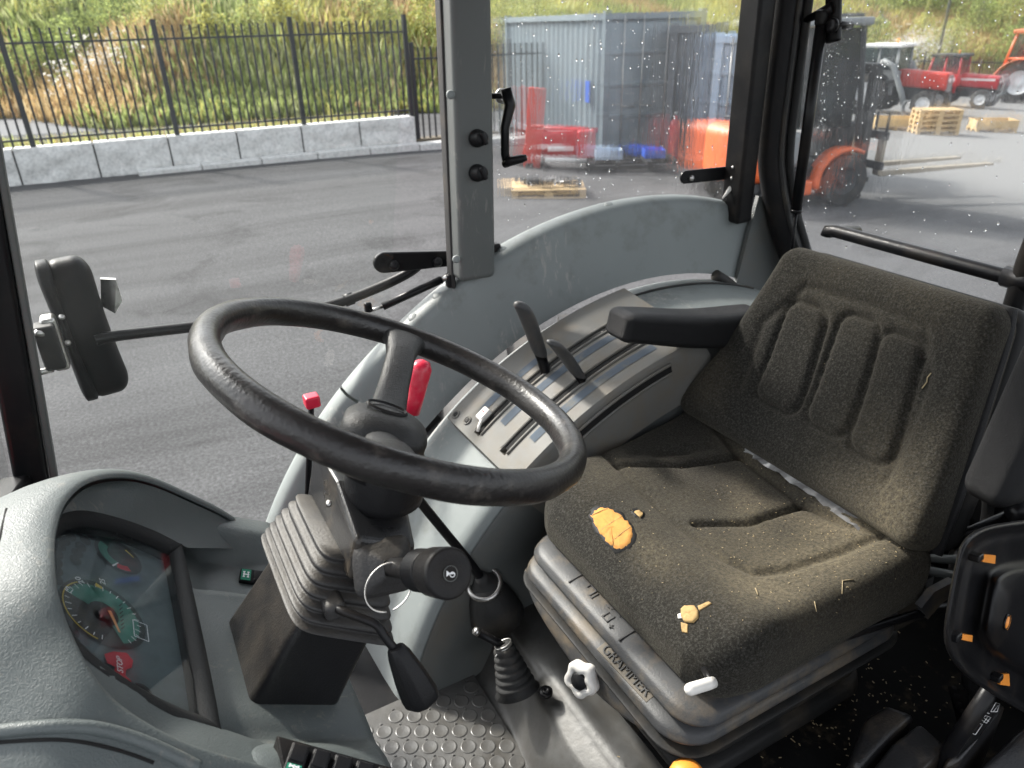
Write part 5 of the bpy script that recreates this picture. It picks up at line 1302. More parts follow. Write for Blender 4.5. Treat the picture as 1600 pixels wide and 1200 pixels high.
# ================================================================== OUTSIDE: YARD, HILLSIDE
def asphalt():
    m, n, b = nodes_of('asphalt'); L = n.links.new
    tc = N(n, 'ShaderNodeTexCoord').outputs['Object']
    a = N(n, 'ShaderNodeTexNoise', i_Scale=42., i_Detail=6., i_Roughness=.8); L(tc, a.inputs['Vector'])
    ra = ramp(n, a.outputs[0], [(.3, (.036, .036, .038)), (.5, (.082, .083, .086)), (.7, (.155, .157, .161))]); c = ra.outputs[0]
    mp = N(n, 'ShaderNodeMapping'); mp.inputs['Scale'].default_value = (.10, 1.1, 1); mp.inputs['Rotation'].default_value = (0, 0, .05); L(tc, mp.inputs[0])
    d = N(n, 'ShaderNodeTexNoise', i_Scale=1., i_Detail=5., i_Roughness=.6); L(mp.outputs[0], d.inputs['Vector'])
    r = ramp(n, d.outputs[0], [(.3, (.62,) * 3), (.5, (.85,) * 3), (.7, (1.,) * 3)])
    c = mixc(n, 1.0, c, r.outputs[0], 'MULTIPLY')
    # older, paler surface further back
    sx = N(n, 'ShaderNodeSeparateXYZ'); L(tc, sx.inputs[0])
    ww = N(n, 'ShaderNodeTexNoise', i_Scale=.25, i_Detail=3.); L(tc, ww.inputs['Vector'])
    ad = N(n, 'ShaderNodeMath', operation='MULTIPLY_ADD'); L(ww.outputs[0], ad.inputs[0]); ad.inputs[1].default_value = 6.; L(sx.outputs[0], ad.inputs[2])
    st = N(n, 'ShaderNodeTexNoise', i_Scale=.55, i_Detail=7., i_Roughness=.62, i_Distortion=1.2); L(tc, st.inputs['Vector'])
    rs_ = ramp(n, st.outputs[0], [(.54, (1, 1, 1)), (.62, (.72, .72, .72)), (.66, (.9, .9, .9))]); c = mixc(n, 1.0, c, rs_.outputs[0], 'MULTIPLY')
    cr_ = N(n, 'ShaderNodeTexWave', i_Scale=.16, i_Distortion=3.5, i_Detail=2.); cr_.bands_direction = 'Y'; L(tc, cr_.inputs['Vector'])
    rc_ = ramp(n, cr_.outputs['Fac'], [(.93, (1, 1, 1)), (.965, (.87, .87, .87)), (1, (.95, .95, .95))]); c = mixc(n, 1.0, c, rc_.outputs[0], 'MULTIPLY')
    mr_ = N(n, 'ShaderNodeMapRange'); mr_.inputs['From Min'].default_value = 13.; mr_.inputs['From Max'].default_value = 18.; L(ad.outputs[0], mr_.inputs['Value'])
    c = mixc(n, mr_.outputs[0], c, (.17, .172, .17))
    L(c, b.inputs['Base Color']); b.inputs['Roughness'].default_value = .95; b.inputs['Specular IOR Level'].default_value = .18
    bp = N(n, 'ShaderNodeBump', i_Strength=.5, i_Distance=.006); L(a.outputs[0], bp.inputs['Height']); L(bp.outputs[0], b.inputs['Normal'])
asphalt()
mat('stone', (.60, .60, .585), .9, var=.14, vs=9, bump=1., bs=16, dirt=(.30, .31, .31), da=.7, ds=16, dlo=.45, dhi=.7)  # grey blotches stand in for relief shading on the rough faces
mat('path_tar', (.14, .143, .15), .9, var=.1, vs=.5, spec=.2)
mat('fence_black', (.010, .014, .018), .4, var=.1)
mat('soil', (.16, .14, .07), .95, var=.3, vs=.6, dirt=(.07, .09, .025), da=.9, ds=.4)
mat('container_grey', (.16, .20, .225), .45, var=.08, vs=1.5, dirt=(.12, .1, .08), da=.3, ds=2)
mat('container_door', (.21, .26, .29), .45, var=.08, vs=1.5)
mat('container_dark', (.085, .095, .105), .5, var=.1, vs=1.5, dirt=(.05, .05, .05), da=.5, ds=2)
mat('container_pale', (.42, .52, .64), .45, var=.06, vs=1.5)
mat('red_bright', (.50, .035, .022), .45, var=.15, vs=5, coat=.1, dirt=(.2, .06, .05), da=.5, ds=4)
mat('red_tractor_paint', (.46, .014, .022), .4, var=.15, vs=5, coat=.2, dirt=(.15, .05, .04), da=.5, ds=4)
mat('orange_paint', (.66, .12, .03), .42, var=.12, vs=5, coat=.15, dirt=(.25, .09, .05), da=.5, ds=4)
mat('orange_pale', (.72, .2, .1), .45, var=.08, vs=3)
mat('machine_black', (.02, .022, .024), .55, var=.2, vs=4)
mat('machine_grey', (.20, .215, .22), .5, var=.15, vs=4)
mat('machine_white', (.7, .7, .69), .45, var=.06, vs=4)
mat('rim_white', (.62, .63, .64), .45, var=.06, vs=4)
mat('timber', (.50, .36, .19), .8, var=.18, vs=5, stretch=(1, 1, 1))
mat('timber_new', (.60, .43, .20), .75, var=.12, vs=5)
mat('bark', (.10, .085, .06), .9, var=.3)
mat('blue_paint', (.02, .10, .55), .4, var=.1)

gx = np.concatenate([[-400, -150], np.arange(-40, 80, 2.0), [100, 160, 400]]); gy = np.concatenate([[-400, -60], np.arange(-10, 60, 2.0), [120, 400]])
o = mk('ground', grid([[(x, y, gz(x, y) if x < 100 else gz(100, y)) for y in gy] for x in gx]), 'asphalt'); o['kind'] = 'structure'

FOOT = np.array([(-60, 31), (-2.2, 31), (-1.2, 28), (.2, 25.2), (12, 24.8), (24, 29), (38, 34.5), (50, 34), (60, 27), (70, 8), (80, -40)], float)
def foot_sd(P):
    """distance beyond the foot of the bank (positive on the bank)"""
    P = np.asarray(P, float); best = np.full(len(P), 1e9); sgn = np.ones(len(P))
    for a_, b_ in zip(FOOT[:-1], FOOT[1:]):
        d = b_ - a_; t = np.clip(((P - a_) @ d) / (d @ d), 0, 1); q_ = a_ + t[:, None] * d; r_ = np.hypot(*(P - q_).T)
        cr = d[0] * (P[:, 1] - a_[1]) - d[1] * (P[:, 0] - a_[0])
        m_ = r_ < best; best[m_] = r_[m_]; sgn[m_] = np.sign(cr[m_])
    return best * sgn
def hill_h(x, y, s):
    base = gz(min(x, 100), y)
    if s <= 0: return base - .25
    h = .46 * s if s < 22 else .46 * 22 + .2 * (s - 22)
    return base + h * min(1, .35 + s / 6) + .35 * noise.noise((x * .25, y * .25, 0)) * min(1, s / 2) + .8 * noise.noise((x * .07, y * .07, 5)) * min(1, s / 6)
hx_ = np.arange(-40, 125, 1.5); hy_ = np.arange(-42, 95, 1.5)
PX, PY = np.meshgrid(hx_, hy_, indexing='ij'); SD = foot_sd(np.c_[PX.ravel(), PY.ravel()]).reshape(PX.shape)
V = [(PX[i, j], PY[i, j], hill_h(PX[i, j], PY[i, j], SD[i, j])) for i in range(len(hx_)) for j in range(len(hy_))]
nj = len(hy_); Fc = [(i * nj + j, (i + 1) * nj + j, (i + 1) * nj + j + 1, i * nj + j + 1) for i in range(len(hx_) - 1) for j in range(nj - 1) if max(SD[i, j], SD[i + 1, j], SD[i, j + 1], SD[i + 1, j + 1]) > -1.5]
o = mk('hillside', (V, Fc), 'soil'); o['kind'] = 'structure'
# footpath behind the fence
pth = [(-40, 17.3), (8, 17.3), (14, 17.8), (14, 23.5), (8, 24.9), (.6, 25.6), (-.8, 28.3), (-1.6, 31.6), (-40, 31.6)]
o = mk('path', ([(x, y, gz(x, y) + .012 + (.0)) for x, y in pth], [tuple(range(len(pth)))]), 'path_tar', None, False); o['kind'] = 'structure'

# vegetation: blades and leaves with their own plant colours --------------------
def leaf_mat():
    m = bpy.data.materials.new('plants'); m.use_nodes = True; n = m.node_tree; n.nodes.clear(); L = n.links.new; MATS['plants'] = m
    out = N(n, 'ShaderNodeOutputMaterial'); at_ = N(n, 'ShaderNodeAttribute', attribute_name='tint')
    d = N(n, 'ShaderNodeBsdfDiffuse'); t = N(n, 'ShaderNodeBsdfTranslucent'); mx = N(n, 'ShaderNodeMixShader'); mx.inputs[0].default_value = .4
    L(at_.outputs['Color'], d.inputs[0]); L(at_.outputs['Color'], t.inputs[0]); L(d.outputs[0], mx.inputs[1]); L(t.outputs[0], mx.inputs[2]); L(mx.outputs[0], out.inputs[0])
leaf_mat()
def fast_mesh(name, verts, nper, cols):
    """verts (k*nper,3): independent faces of nper corners, one colour per face"""
    k = len(verts) // nper; me = bpy.data.meshes.new(name)
    me.vertices.add(len(verts)); me.vertices.foreach_set('co', np.asarray(verts, np.float32).ravel())
    me.loops.add(k * nper); me.loops.foreach_set('vertex_index', np.arange(k * nper, dtype=np.int32))
    me.polygons.add(k); me.polygons.foreach_set('loop_start', np.arange(0, k * nper, nper, dtype=np.int32)); me.polygons.foreach_set('loop_total', np.full(k, nper, np.int32))
    a_ = me.attributes.new('tint', 'FLOAT_COLOR', 'POINT'); c4 = np.c_[np.repeat(cols, nper, axis=0), np.ones(k * nper)]
    a_.data.foreach_set('color', c4.astype(np.float32).ravel()); me.materials.append(MATS['plants']); me.update(); me.validate(); return me
PAL = {'dry': (.52, .38, .19), 'straw': (.62, .50, .30), 'yg': (.54, .52, .17), 'green': (.36, .42, .15), 'dark': (.22, .27, .12), 'pale': (.50, .52, .27), 'rust': (.38, .26, .14)}
def veg():
    n0 = 210000
    az = nrg.uniform(R(-14), R(72), n0); dd = nrg.uniform(22, 78, n0) ** 1.0
    X = np.sin(az) * dd; Y = np.cos(az) * dd; S = foot_sd(np.c_[X, Y]); k = (S > .15) & (S < 26); X, Y, S, dd = X[k], Y[k], S[k], dd[k]
    vs_, cs_ = [], []
    base = np.array([hill_h(x, y, s) for x, y, s in zip(X, Y, S)])
    pn = np.array([noise.noise((x * .13, y * .13, 1.7)) for x, y in zip(X, Y)]) + .45 * np.array([noise.noise((x * .5, y * .5, 9.)) for x, y in zip(X, Y)])
    pm = np.array([noise.noise((x * .22, y * .22, 21.)) for x, y in zip(X, Y)])
    keys = np.array(list(PAL.values()))
    nb = 6
    for b in range(nb):
        u = nrg.random(len(X)); typ = np.where(pn + .5 * (u - .5) > .03, np.where(u < .55, 0, np.where(u < .85, 1, 6)), np.where(pm + .5 * (u - .5) > .05, np.where(u < .6, 2, 5), np.where(u < .55, 3, np.where(u < .75, 4, 2))))
        h = nrg.uniform(.35, 1.0, len(X)) * (1 + .35 * pm) * np.clip(.55 + S * .2, .5, 1.15)
        w_ = nrg.uniform(.016, .045, len(X)) * (1 + dd * .012)
        a_ = nrg.uniform(0, 6.28, len(X)); lean = nrg.uniform(.05, .5, len(X)); la = nrg.uniform(0, 6.28, len(X))
        ox, oy = nrg.normal(0, .22, len(X)), nrg.normal(0, .22, len(X))
        bx_, by_, bz = X + ox, Y + oy, base - .05
        cxx, cyy = np.cos(a_) * w_, np.sin(a_) * w_
        tx_, ty_ = bx_ + np.cos(la) * lean * h, by_ + np.sin(la) * lean * h
        leafy = (typ >= 2) & (typ != 6)
        mid = .55
        q_ = np.stack([np.c_[bx_ - cxx * .5, by_ - cyy * .5, bz], np.c_[bx_ + (tx_ - bx_) * .4 + cxx * (1 + .5 * leafy), by_ + (ty_ - by_) * .4 + cyy * (1 + .5 * leafy), bz + h * mid], np.c_[tx_, ty_, bz + h], np.c_[bx_ + (tx_ - bx_) * .4 - cxx * (1 + .5 * leafy), by_ + (ty_ - by_) * .4 - cyy * (1 + .5 * leafy), bz + h * mid]], 1)
        vs_.append(q_.reshape(-1, 3)); c = keys[typ] * nrg.uniform(.65, 1.3, (len(X), 1)); cs_.append(np.clip(c, 0, 1))
    return fast_mesh('bank_growth', np.concatenate(vs_), 4, np.concatenate(cs_))
o = bpy.data.objects.new('weeds_and_grass', veg()); COL.objects.link(o); o['kind'] = 'stuff'; o['label'] = 'tall weeds and dry grass covering the bank behind the yard'; o['category'] = 'grass'
# verge strip on the wall top and tufts by the path
def tufts():
    n0 = 2600; X = nrg.uniform(-6, 6.2, n0); Y = nrg.uniform(17.05, 17.9, n0); vs_, cs_ = [], []
    for b in range(3):
        h = nrg.uniform(.08, .4, n0); a_ = nrg.uniform(0, 6.28, n0); w_ = nrg.uniform(.01, .03, n0); cx_, cy_ = np.cos(a_) * w_, np.sin(a_) * w_
        bz = np.full(n0, .40); tx_, ty_ = X + nrg.normal(0, .08, n0), Y + nrg.normal(0, .08, n0)
        q_ = np.stack([np.c_[X - cx_, Y - cy_, bz], np.c_[X + cx_, Y + cy_, bz], np.c_[tx_, ty_, bz + h]], 1); vs_.append(q_.reshape(-1, 3))
        k = np.array([PAL['green'], PAL['yg'], PAL['pale'], PAL['dry']])[nrg.integers(0, 4, n0)] * nrg.uniform(.7, 1.3, (n0, 1)); cs_.append(k)
    return fast_mesh('verge', np.concatenate(vs_), 3, np.concatenate(cs_))
o = mk('verge', box2((-12, 16.95, -.3), (6.3, 18.0, .42)), 'soil', None, False); o['kind'] = 'structure'
o = bpy.data.objects.new('verge_grass', tufts()); COL.objects.link(o); o['kind'] = 'stuff'; o['label'] = 'short green grass along the top of the block wall'; o['category'] = 'grass'
# shrubs: leafy crowns on several stems; five kinds copied about the bank
def shrub_mesh(seed, h, wdt, cols, n_leaf):
    g = np.random.default_rng(seed); t = g.random(n_leaf); a_ = g.uniform(0, 6.28, n_leaf)
    lob = 1 + .35 * np.sin(a_ * 3 + seed) + .25 * np.sin(a_ * 5 + t * 9)
    rr = wdt * np.sqrt(g.random(n_leaf)) * lob * (np.sin(np.clip(t * 1.05 + .12, 0, 1) * math.pi) ** .6 + .08)
    c = np.c_[np.cos(a_) * rr, np.sin(a_) * rr, t * h + .1]
    s = g.uniform(.035, .075, n_leaf); u = g.normal(size=(n_leaf, 3)); u /= np.linalg.norm(u, axis=1)[:, None]; w_ = g.normal(size=(n_leaf, 3)); w_ = np.cross(u, w_); w_ /= np.linalg.norm(w_, axis=1)[:, None]
    q_ = np.stack([c - u * s[:, None], c + w_ * s[:, None] * .5, c + u * s[:, None], c - w_ * s[:, None] * .5], 1).reshape(-1, 3)
    col = np.array(cols)[g.integers(0, len(cols), n_leaf)] * g.uniform(.7, 1.35, (n_leaf, 1))
    return fast_mesh('crown', q_, 4, col)
KINDS = [(1, 2.6, .8, ['yg', 'pale', 'green'], 2600, 'yellow-green leafy shrub growing on the bank'), (2, 1.9, .9, ['green', 'dark', 'green'], 2600, 'dark green bushy shrub growing on the bank'), (3, 3.2, .7, ['pale', 'green', 'yg'], 2600, 'tall slim pale green sapling growing on the bank'), (4, 1.4, .8, ['yg', 'yg', 'pale'], 2000, 'low bright yellow-green shrub growing on the bank')]
SHR = []
for sd_, h, wd, cc_, nl, lb in KINDS:
    cm = shrub_mesh(sd_, h, wd, [PAL[c] for c in cc_], nl)
    parts = [tube([(0, 0, -.2), (rnd.uniform(-.1, .1), rnd.uniform(-.1, .1), h * .5), (rnd.uniform(-.3, .3) * wd, rnd.uniform(-.3, .3) * wd, h * .95)], [.025, .006], 5) for k in range(4)]
    SHR.append((cm, parts, lb, h))
stem_me = {}
def shrub(kind, x, y, sc_, rz):
    cm, parts, lb, h = SHR[kind]; s = float(foot_sd([(x, y)])[0])
    t_ = thing('shrub', lb, 'shrub', (x, y, hill_h(x, y, s) - .05), 'shrubs on the bank, ' + lb.split(' growing')[0]); t_.scale = (sc_,) * 3; t_.rotation_euler = (0, 0, rz)
    c = bpy.data.objects.new('crown', cm); COL.objects.link(c); c.parent = t_
    if kind not in stem_me:
        q_ = mk('trunk', join(*parts), 'bark', t_, True, local=False); stem_me[kind] = q_.data
    else:
        q_ = bpy.data.objects.new('trunk', stem_me[kind]); COL.objects.link(q_); q_.parent = t_
    return t_
for (px_, dist_, kind, sc_) in ((60, 33, 1, 1.1), (130, 33, 1, 1.2), (200, 33.5, 1, 1.1), (95, 36, 2, .9), (250, 30, 0, .9), (330, 29, 3, 1.1), (345, 38, 2, 1.2), (395, 29, 0, .8), (440, 30, 3, 1.2), (480, 34, 0, .8), (540, 30, 3, 1.), (575, 31, 0, 1.), (610, 30, 2, .8), (625, 38, 1, 1.1), (665, 31, 0, 1.), (30, 40, 0, 1.), (740, 33, 0, 1.2), (790, 33, 2, 1.1), (840, 38, 0, 1.2), (900, 40, 3, 1.2), (1000, 40, 0, 1.1), (1080, 40, 2, 1.2), (1130, 38, 3, 1.5), (1240, 50, 0, 1.4), (1330, 52, 1, 1.5), (1370, 55, 0, 1.6), (1400, 53, 3, 1.6), (1440, 57, 2, 1.4), (1490, 58, 0, 1.5), (1520, 62, 1, 1.6), (1560, 62, 0, 1.6), (1590, 66, 1, 1.8), (1460, 72, 1, 2.2), (1530, 74, 1, 2.4), (1400, 72, 1, 2.2), (1590, 76, 1, 2.4)):
    d = ray(px_, 60); d = Vector((d.x, d.y, 0)).normalized() * dist_
    if float(foot_sd([(d.x, d.y)])[0]) < .6: d = d * 1.12
    shrub(kind, d.x, d.y, sc_, rnd.random() * 6)
# fluffy white seed heads among the green
def fluff():
    vs_ = []
    for (cx_, cy_, n0, sx, sy, dist_) in ((190, 95, 420, 45, 22, 29.8), (100, 130, 60, 15, 15, 30), (1435, 70, 330, 22, 16, 54), (1400, 95, 90, 12, 8, 52)):
        for i in range(n0):
            d = ray(nrg.normal(cx_, sx), nrg.normal(cy_, sy)); dist2 = dist_ + nrg.normal(0, 1.); p = CAM + d * (dist2 / math.hypot(d.x, d.y))
            cc = np.array(p) + nrg.normal(0, .05, 3)
            for j in range(3):
                u = nrg.normal(size=3); u /= np.linalg.norm(u); w_ = np.cross(u, nrg.normal(size=3)); w_ /= np.linalg.norm(w_); s = nrg.uniform(.03, .07)
                q_ = cc + nrg.normal(0, .06, 3); vs_ += [q_ - u * s, q_ + w_ * s * .6, q_ + u * s, q_ - w_ * s * .6]
    k = len(vs_) // 4
    return fast_mesh('seed_heads', np.array(vs_), 4, np.tile([[.72, .70, .66]], (k, 1)) * nrg.uniform(.8, 1.1, (k, 1)))
o = bpy.data.objects.new('seed_heads', fluff()); COL.objects.link(o); o['kind'] = 'stuff'; o['label'] = 'fluffy white seed heads standing among the green weeds'; o['category'] = 'flowers'

# ================================================================== BLOCK WALL + KERB + RAILING
WY = 16.5
wall = thing('block_wall', 'low pale grey wall of rough-faced stone blocks carrying a railing', 'wall', (2, WY + .25, 0))
jx = [AY(x, y, WY).x for x, y in ((152, 252), (268, 243), (374, 232), (474, 222), (564, 212), (651, 205))]
stp = (jx[-1] - jx[0]) / 5
edges = [jx[0] - stp * k for k in range(5, 0, -1)] + jx
WT = AY(400, 203, WY).z
for i in range(len(edges) - 1):
    x0, x1 = edges[i] + .016, edges[i + 1] - .016
    rows = []
    nx, nz = 18, 9
    for k in range(nz + 1):
        rr = []
        for j in range(nx + 1):
            u, v_ = j / nx, k / nz; ed = min(u * nx, (1 - u) * nx, v_ * nz, (1 - v_) * nz); e = min(1, ed / 1.2)
            x = x0 + (x1 - x0) * u; z = -.12 + (WT + .12) * v_
            rr.append((x, WY + .03 - e * (.03 + .085 * (noise.noise((x * 2.6, z * 3.4, i)) + .6 * noise.noise((x * 7, z * 9, i + 4)))), z))
        rows.append(rr)
    back = [[(x0, WY + .48, -.12), (x1, WY + .48, -.12)], [(x0, WY + .48, WT), (x1, WY + .48, WT)]]
    V, Fc = grid(rows); n1 = len(V); V += [Vector(p) for p in (back[0] + back[1])]
    tl_, tr_ = nz * (nx + 1), nz * (nx + 1) + nx
    Fc += [tuple(range(tl_, tr_ + 1)) + (n1 + 3, n1 + 2), tuple([0] + [k * (nx + 1) for k in range(1, nz + 1)]) + (n1 + 2, n1 + 0), tuple([nx + k * (nx + 1) for k in range(nz + 1)]) + (n1 + 3, n1 + 1)]
    sharp(mk('stone_block', (V, Fc), 'stone', wall), 50)
mk('wall_core', box2((edges[0], WY + .07, -.2), (edges[-1] - .02, WY + .46, WT - .03)), 'machine_black', wall, False)
krb = thing('kerb', 'pale stone kerb stones along the foot of the block wall', 'kerb', (5, WY - .2, 0))
kx = AY(215, 268, WY - .25).x
for i in range(9):
    x0 = kx + i * 1.18; 
    bevel(mk('kerb_stone', box2((x0 + .008, WY - .30, gz(x0, WY) - .1), (x0 + 1.172, WY - .005 if x0 + 1.18 < jx[-1] else WY + .1, gz(x0, WY) + .085 + .05 * min(1, i / 3))), 'stone', krb, False), .02, 2)
# railing on the wall
def railing(xs, z0, z1, y, lbl, npk, posts=True, grp=None):
    t_ = thing('railing', lbl, 'fence', (xs[0], y, z0), grp)
    for i, x in enumerate(xs):
        mk('post', box2((x - .045, y - .045, z0), (x + .045, y + .045, z1 + .1)), 'fence_black', t_, False)
    pm = None
    for i in range(len(xs) - 1):
        a_, b_ = xs[i], xs[i + 1]
        for zz in (z0 + .14, z1 - .24): mk('rail', box2((a_ + .05, y - .02, zz - .018), (b_ - .05, y + .02, zz + .018)), 'fence_black', t_, False)
        for k in range(npk):
            x = a_ + (b_ - a_) * (k + 1) / (npk + 1)
            if pm is None:
                o = mk('picket', box2((x - .018, y - .018, z0 + .03), (x + .018, y + .018, z1)), 'fence_black', t_, False); pm = o.data; x00 = x
            else:
                o = bpy.data.objects.new('picket', pm); COL.objects.link(o); o.parent = t_; o.location = (x - x00, 0, 0)
    return t_
px_post = [(52, 228), (277, 210), (475, 193), (643, 181)]
xs = [AY(x, y, WY + .22).x for x, y in px_post]
xs = [xs[0] - (xs[1] - xs[0])] + xs
FT = AY(448, 26, WY + .22).z
railing(xs, WT - .01, FT - .1, WY + .22, 'black steel picket railing standing on the block wall', 15)
sp_ = xs[-1] - xs[-2]
xs2 = [xs[-1] + .12 + sp_ * k for k in range(4)]
railing(xs2, gz(9, 16) - .05, FT - WT - .02, WY + .22, 'black steel picket railing standing on the ground past the wall end', 15)
o = mk('gravel_bed', box2((xs[-1], WY + .1, -.4), (xs[-1] + 2.2, WY + .5, .12)), 'bark', None, False); o['kind'] = 'structure'
# far railing behind the parked tractors
fpts = [Vector((x, y, 0)) for x, y in ((22, 26.5), (26, 28.6), (30, 30.2), (34, 31.6), (38, 32.6), (42, 32.8), (46, 32.4), (50, 31.2), (54, 28.8))]
for i in range(len(fpts) - 1):
    a_, b_ = fpts[i], fpts[i + 1]; z0 = gz(a_.x, a_.y); z1 = gz(b_.x, b_.y); parts = []
    t_ = thing('railing', 'dark picket railing panel between the parked tractors and the bank', 'fence', (a_.x, a_.y, z0), 'railing panels behind the parked tractors')
    mk('post', box2((a_.x - .06, a_.y - .06, z0), (a_.x + .06, a_.y + .06, z0 + 2.1)), 'fence_black', t_, False)
    A, B = Vector((a_.x, a_.y, z0)), Vector((b_.x, b_.y, z1))
    for zz in (.2, 1.85): mk('rail', tube([A + Vector((0, 0, zz)), B + Vector((0, 0, zz))], .04, 5), 'fence_black', t_)
    for k in range(1, 28):
        q_ = A.lerp(B, k / 28); parts.append(box2((q_.x - .014, q_.y - .014, q_.z + .05), (q_.x + .014, q_.y + .014, q_.z + 2.0)))
    o = mk('picket_row', join(*parts), 'fence_black', t_, False); o['kind'] = 'stuff'

# ================================================================== CONTAINERS
def container(c, s, L_, W_, H_, m_, lbl, door=True, door_m=None):
    """c: ground corner, s: direction of the long side; the door end leaves c to the right"""
    s = Vector((s[0], s[1], 0)).normalized(); d = Vector((s.y, -s.x, 0)); c = Vector(c)
    t_ = thing('shipping_container', lbl, 'container', c)
    z0, z1 = .12, H_
    def P(a_, b_, z): return c + s * a_ + d * b_ + Vector((0, 0, z))
    def corr(fn, n2, m2, nm):
        rows = [[], []]
        per = 4
        for k in range(n2 * per + 1):
            u = k / (n2 * per); w_ = (0, 0, -.036, -.036)[k % per]
            for r_, z in ((0, z0 + .12), (1, z1 - .1)): rows[r_].append(fn(u, w_, z))
        return sharp(mk(nm, grid(rows), m2, t_, False), 20)
    corr(lambda u, w_, z: P(.1 + u * (L_ - .2), -w_ - .0 + .0, z), max(6, int(L_ / .28)), m_, 'corrugated_side')
    corr(lambda u, w_, z: P(.1 + u * (L_ - .2), W_ + w_, z), max(6, int(L_ / .28)), m_, 'corrugated_side')
    corr(lambda u, w_, z: P(L_ + w_, .1 + u * (W_ - .2), z), 8, m_, 'corrugated_end')
    mk('roof_sheet', ([P(0, 0, z1 - .03), P(L_, 0, z1 - .03), P(L_, W_, z1 - .03), P(0, W_, z1 - .03)], [(0, 1, 2, 3)]), m_, t_, False)
    mk('floor_sheet', ([P(0, 0, z0 + .05), P(L_, 0, z0 + .05), P(L_, W_, z0 + .05), P(0, W_, z0 + .05)], [(0, 1, 2, 3)]), m_, t_, False)
    def bar(p, q_, hw): 
        p, q_ = Vector(p), Vector(q_); return xf(box((0, 0, 0), (hw, hw, (q_ - p).length / 2 + hw)), frame((p + q_) / 2, s, None, q_ - p) if abs((q_ - p).normalized().dot(s)) < .9 else frame((p + q_) / 2, d, None, q_ - p))
    for a_ in (0, L_):
        for b_ in (0, W_): mk('corner_post', bar(P(a_, b_, .0), P(a_, b_, z1), .07), m_, t_, False)
    for z in (z0 + .06, z1 - .04):
        mk('side_rail', bar(P(0, 0, z), P(L_, 0, z), .06), m_, t_, False); mk('side_rail', bar(P(0, W_, z), P(L_, W_, z), .06), m_, t_, False)
        mk('end_rail', bar(P(0, 0, z), P(0, W_, z), .06), m_, t_, False); mk('end_rail', bar(P(L_, 0, z), P(L_, W_, z), .06), m_, t_, False)
    if door:
        for k in range(2):
            b0, b1 = (.09 + k * (W_ - .18) / 2, .09 + (k + 1) * (W_ - .18) / 2 - .01)
            rows = [[], []]; zs = []
            zz = z0 + .12
            pr = []
            for j in range(4):
                za, zb = z0 + .13 + j * (z1 - z0 - .26) / 4, z0 + .13 + (j + 1) * (z1 - z0 - .26) / 4
                pr += [(za, 0), (za + .05, 0), (za + .08, .035), (zb - .03, .035)]
            pr += [(z1 - .12, 0)]
            lf = mk('door_leaf', grid([[P(-.03 + w_, b0, z) for z, w_ in pr], [P(-.03 + w_, b1, z) for z, w_ in pr]]), door_m or m_, t_, False)
            for q_ in (.28, .72):
                b_ = b0 + (b1 - b0) * q_; mk('lock_rod', tube([P(-.055, b_, z0 + .02), P(-.055, b_, z1 - .02)], .02, 8), 'steel', lf)
                mk('rod_handle', tube([P(-.07, b_, 1.1), P(-.07, b_ + .3, 1.08)], .015, 6), 'steel', lf)
    else: corr(lambda u, w_, z: P(-w_, .1 + u * (W_ - .2), z), 8, m_, 'corrugated_end')
    return t_
c1 = GP(942, 249)
ct1 = container((c1.x, c1.y, gz(c1.x, c1.y) - .03), (.16, .987), 6.06, 2.2, 2.84, 'container_grey', 'blue-grey corrugated shipping container with barred doors behind the wet window', door_m='container_door')
c2 = GP(1040, 256)
container((c2.x, c2.y, gz(c2.x, c2.y) - .03), (.72, .69), 2.4, .85, 2.62, 'container_dark', 'narrow dark grey corrugated steel store standing beside the blue-grey container', False)
c3 = GP(1106, 270)
container((c3.x, c3.y, gz(c3.x, c3.y) - .03), (.76, .65), 2.0, 1.25, 2.45, 'container_pale', 'pale blue steel store with barred doors next to the dark grey one', True)
# small blue notice on the corrugated side
sdir = Vector((.16, .987, 0)).normalized(); q_ = Vector((c1.x, c1.y, gz(c1.x, c1.y))) + sdir * .75 + Vector((-sdir.y, sdir.x, 0)) * .05 + Vector((0, 0, 1.32))
mk('notice', xf(box((0, 0, 0), (.1, .012, .22)), frame(q_, sdir, None, (0, 0, 1))), 'blue_paint', ct1, False)

# ================================================================== IMPLEMENTS AND PALLETS BY THE CONTAINER
def pallet(loc, rz, lbl, grp=None, m_='timber', proto=None):
    if proto is not None:
        t_ = copy_tree(proto, loc, rz, lbl)
        if grp: t_['group'] = grp
        elif 'group' in t_: del t_['group']
        return t_
    t_ = thing('pallet', lbl, 'pallet', loc, grp); t_.rotation_euler = (0, 0, rz)
    for k in range(5): mk('deck_board', box((0, -.4 + .0725 + k * .16375, .133), (.6, .0725 if k % 2 == 0 else .05, .011)), m_, t_, False, local=False)
    for x in (-.55, 0, .55): mk('cross_board', box((x, 0, .111), (.05, .4, .011)), m_, t_, False, local=False)
    for x in (-.55, 0, .55):
        for y in (-.345, 0, .345): mk('block', box((x, y, .061), (.05 if x else .0725, .05 if y else .0725, .039)), m_, t_, False, local=False)
    for y in (-.345, 0, .345): mk('bottom_board', box((0, y, .011), (.6, .05, .011)), m_, t_, False, local=False)
    return t_
p1 = GP(856, 303); v1 = GP(915, 311) - GP(797, 311)
pal0 = pallet((p1.x, p1.y, gz(p1.x, p1.y)), math.atan2(v1.y, v1.x), 'single wooden pallet with metal parts on it before the red implements', m_='timber')
mt_ = thing('metal_parts', 'heap of dark and bright metal parts lying on the single pallet', 'machine parts', (p1.x, p1.y, gz(p1.x, p1.y) + .144))
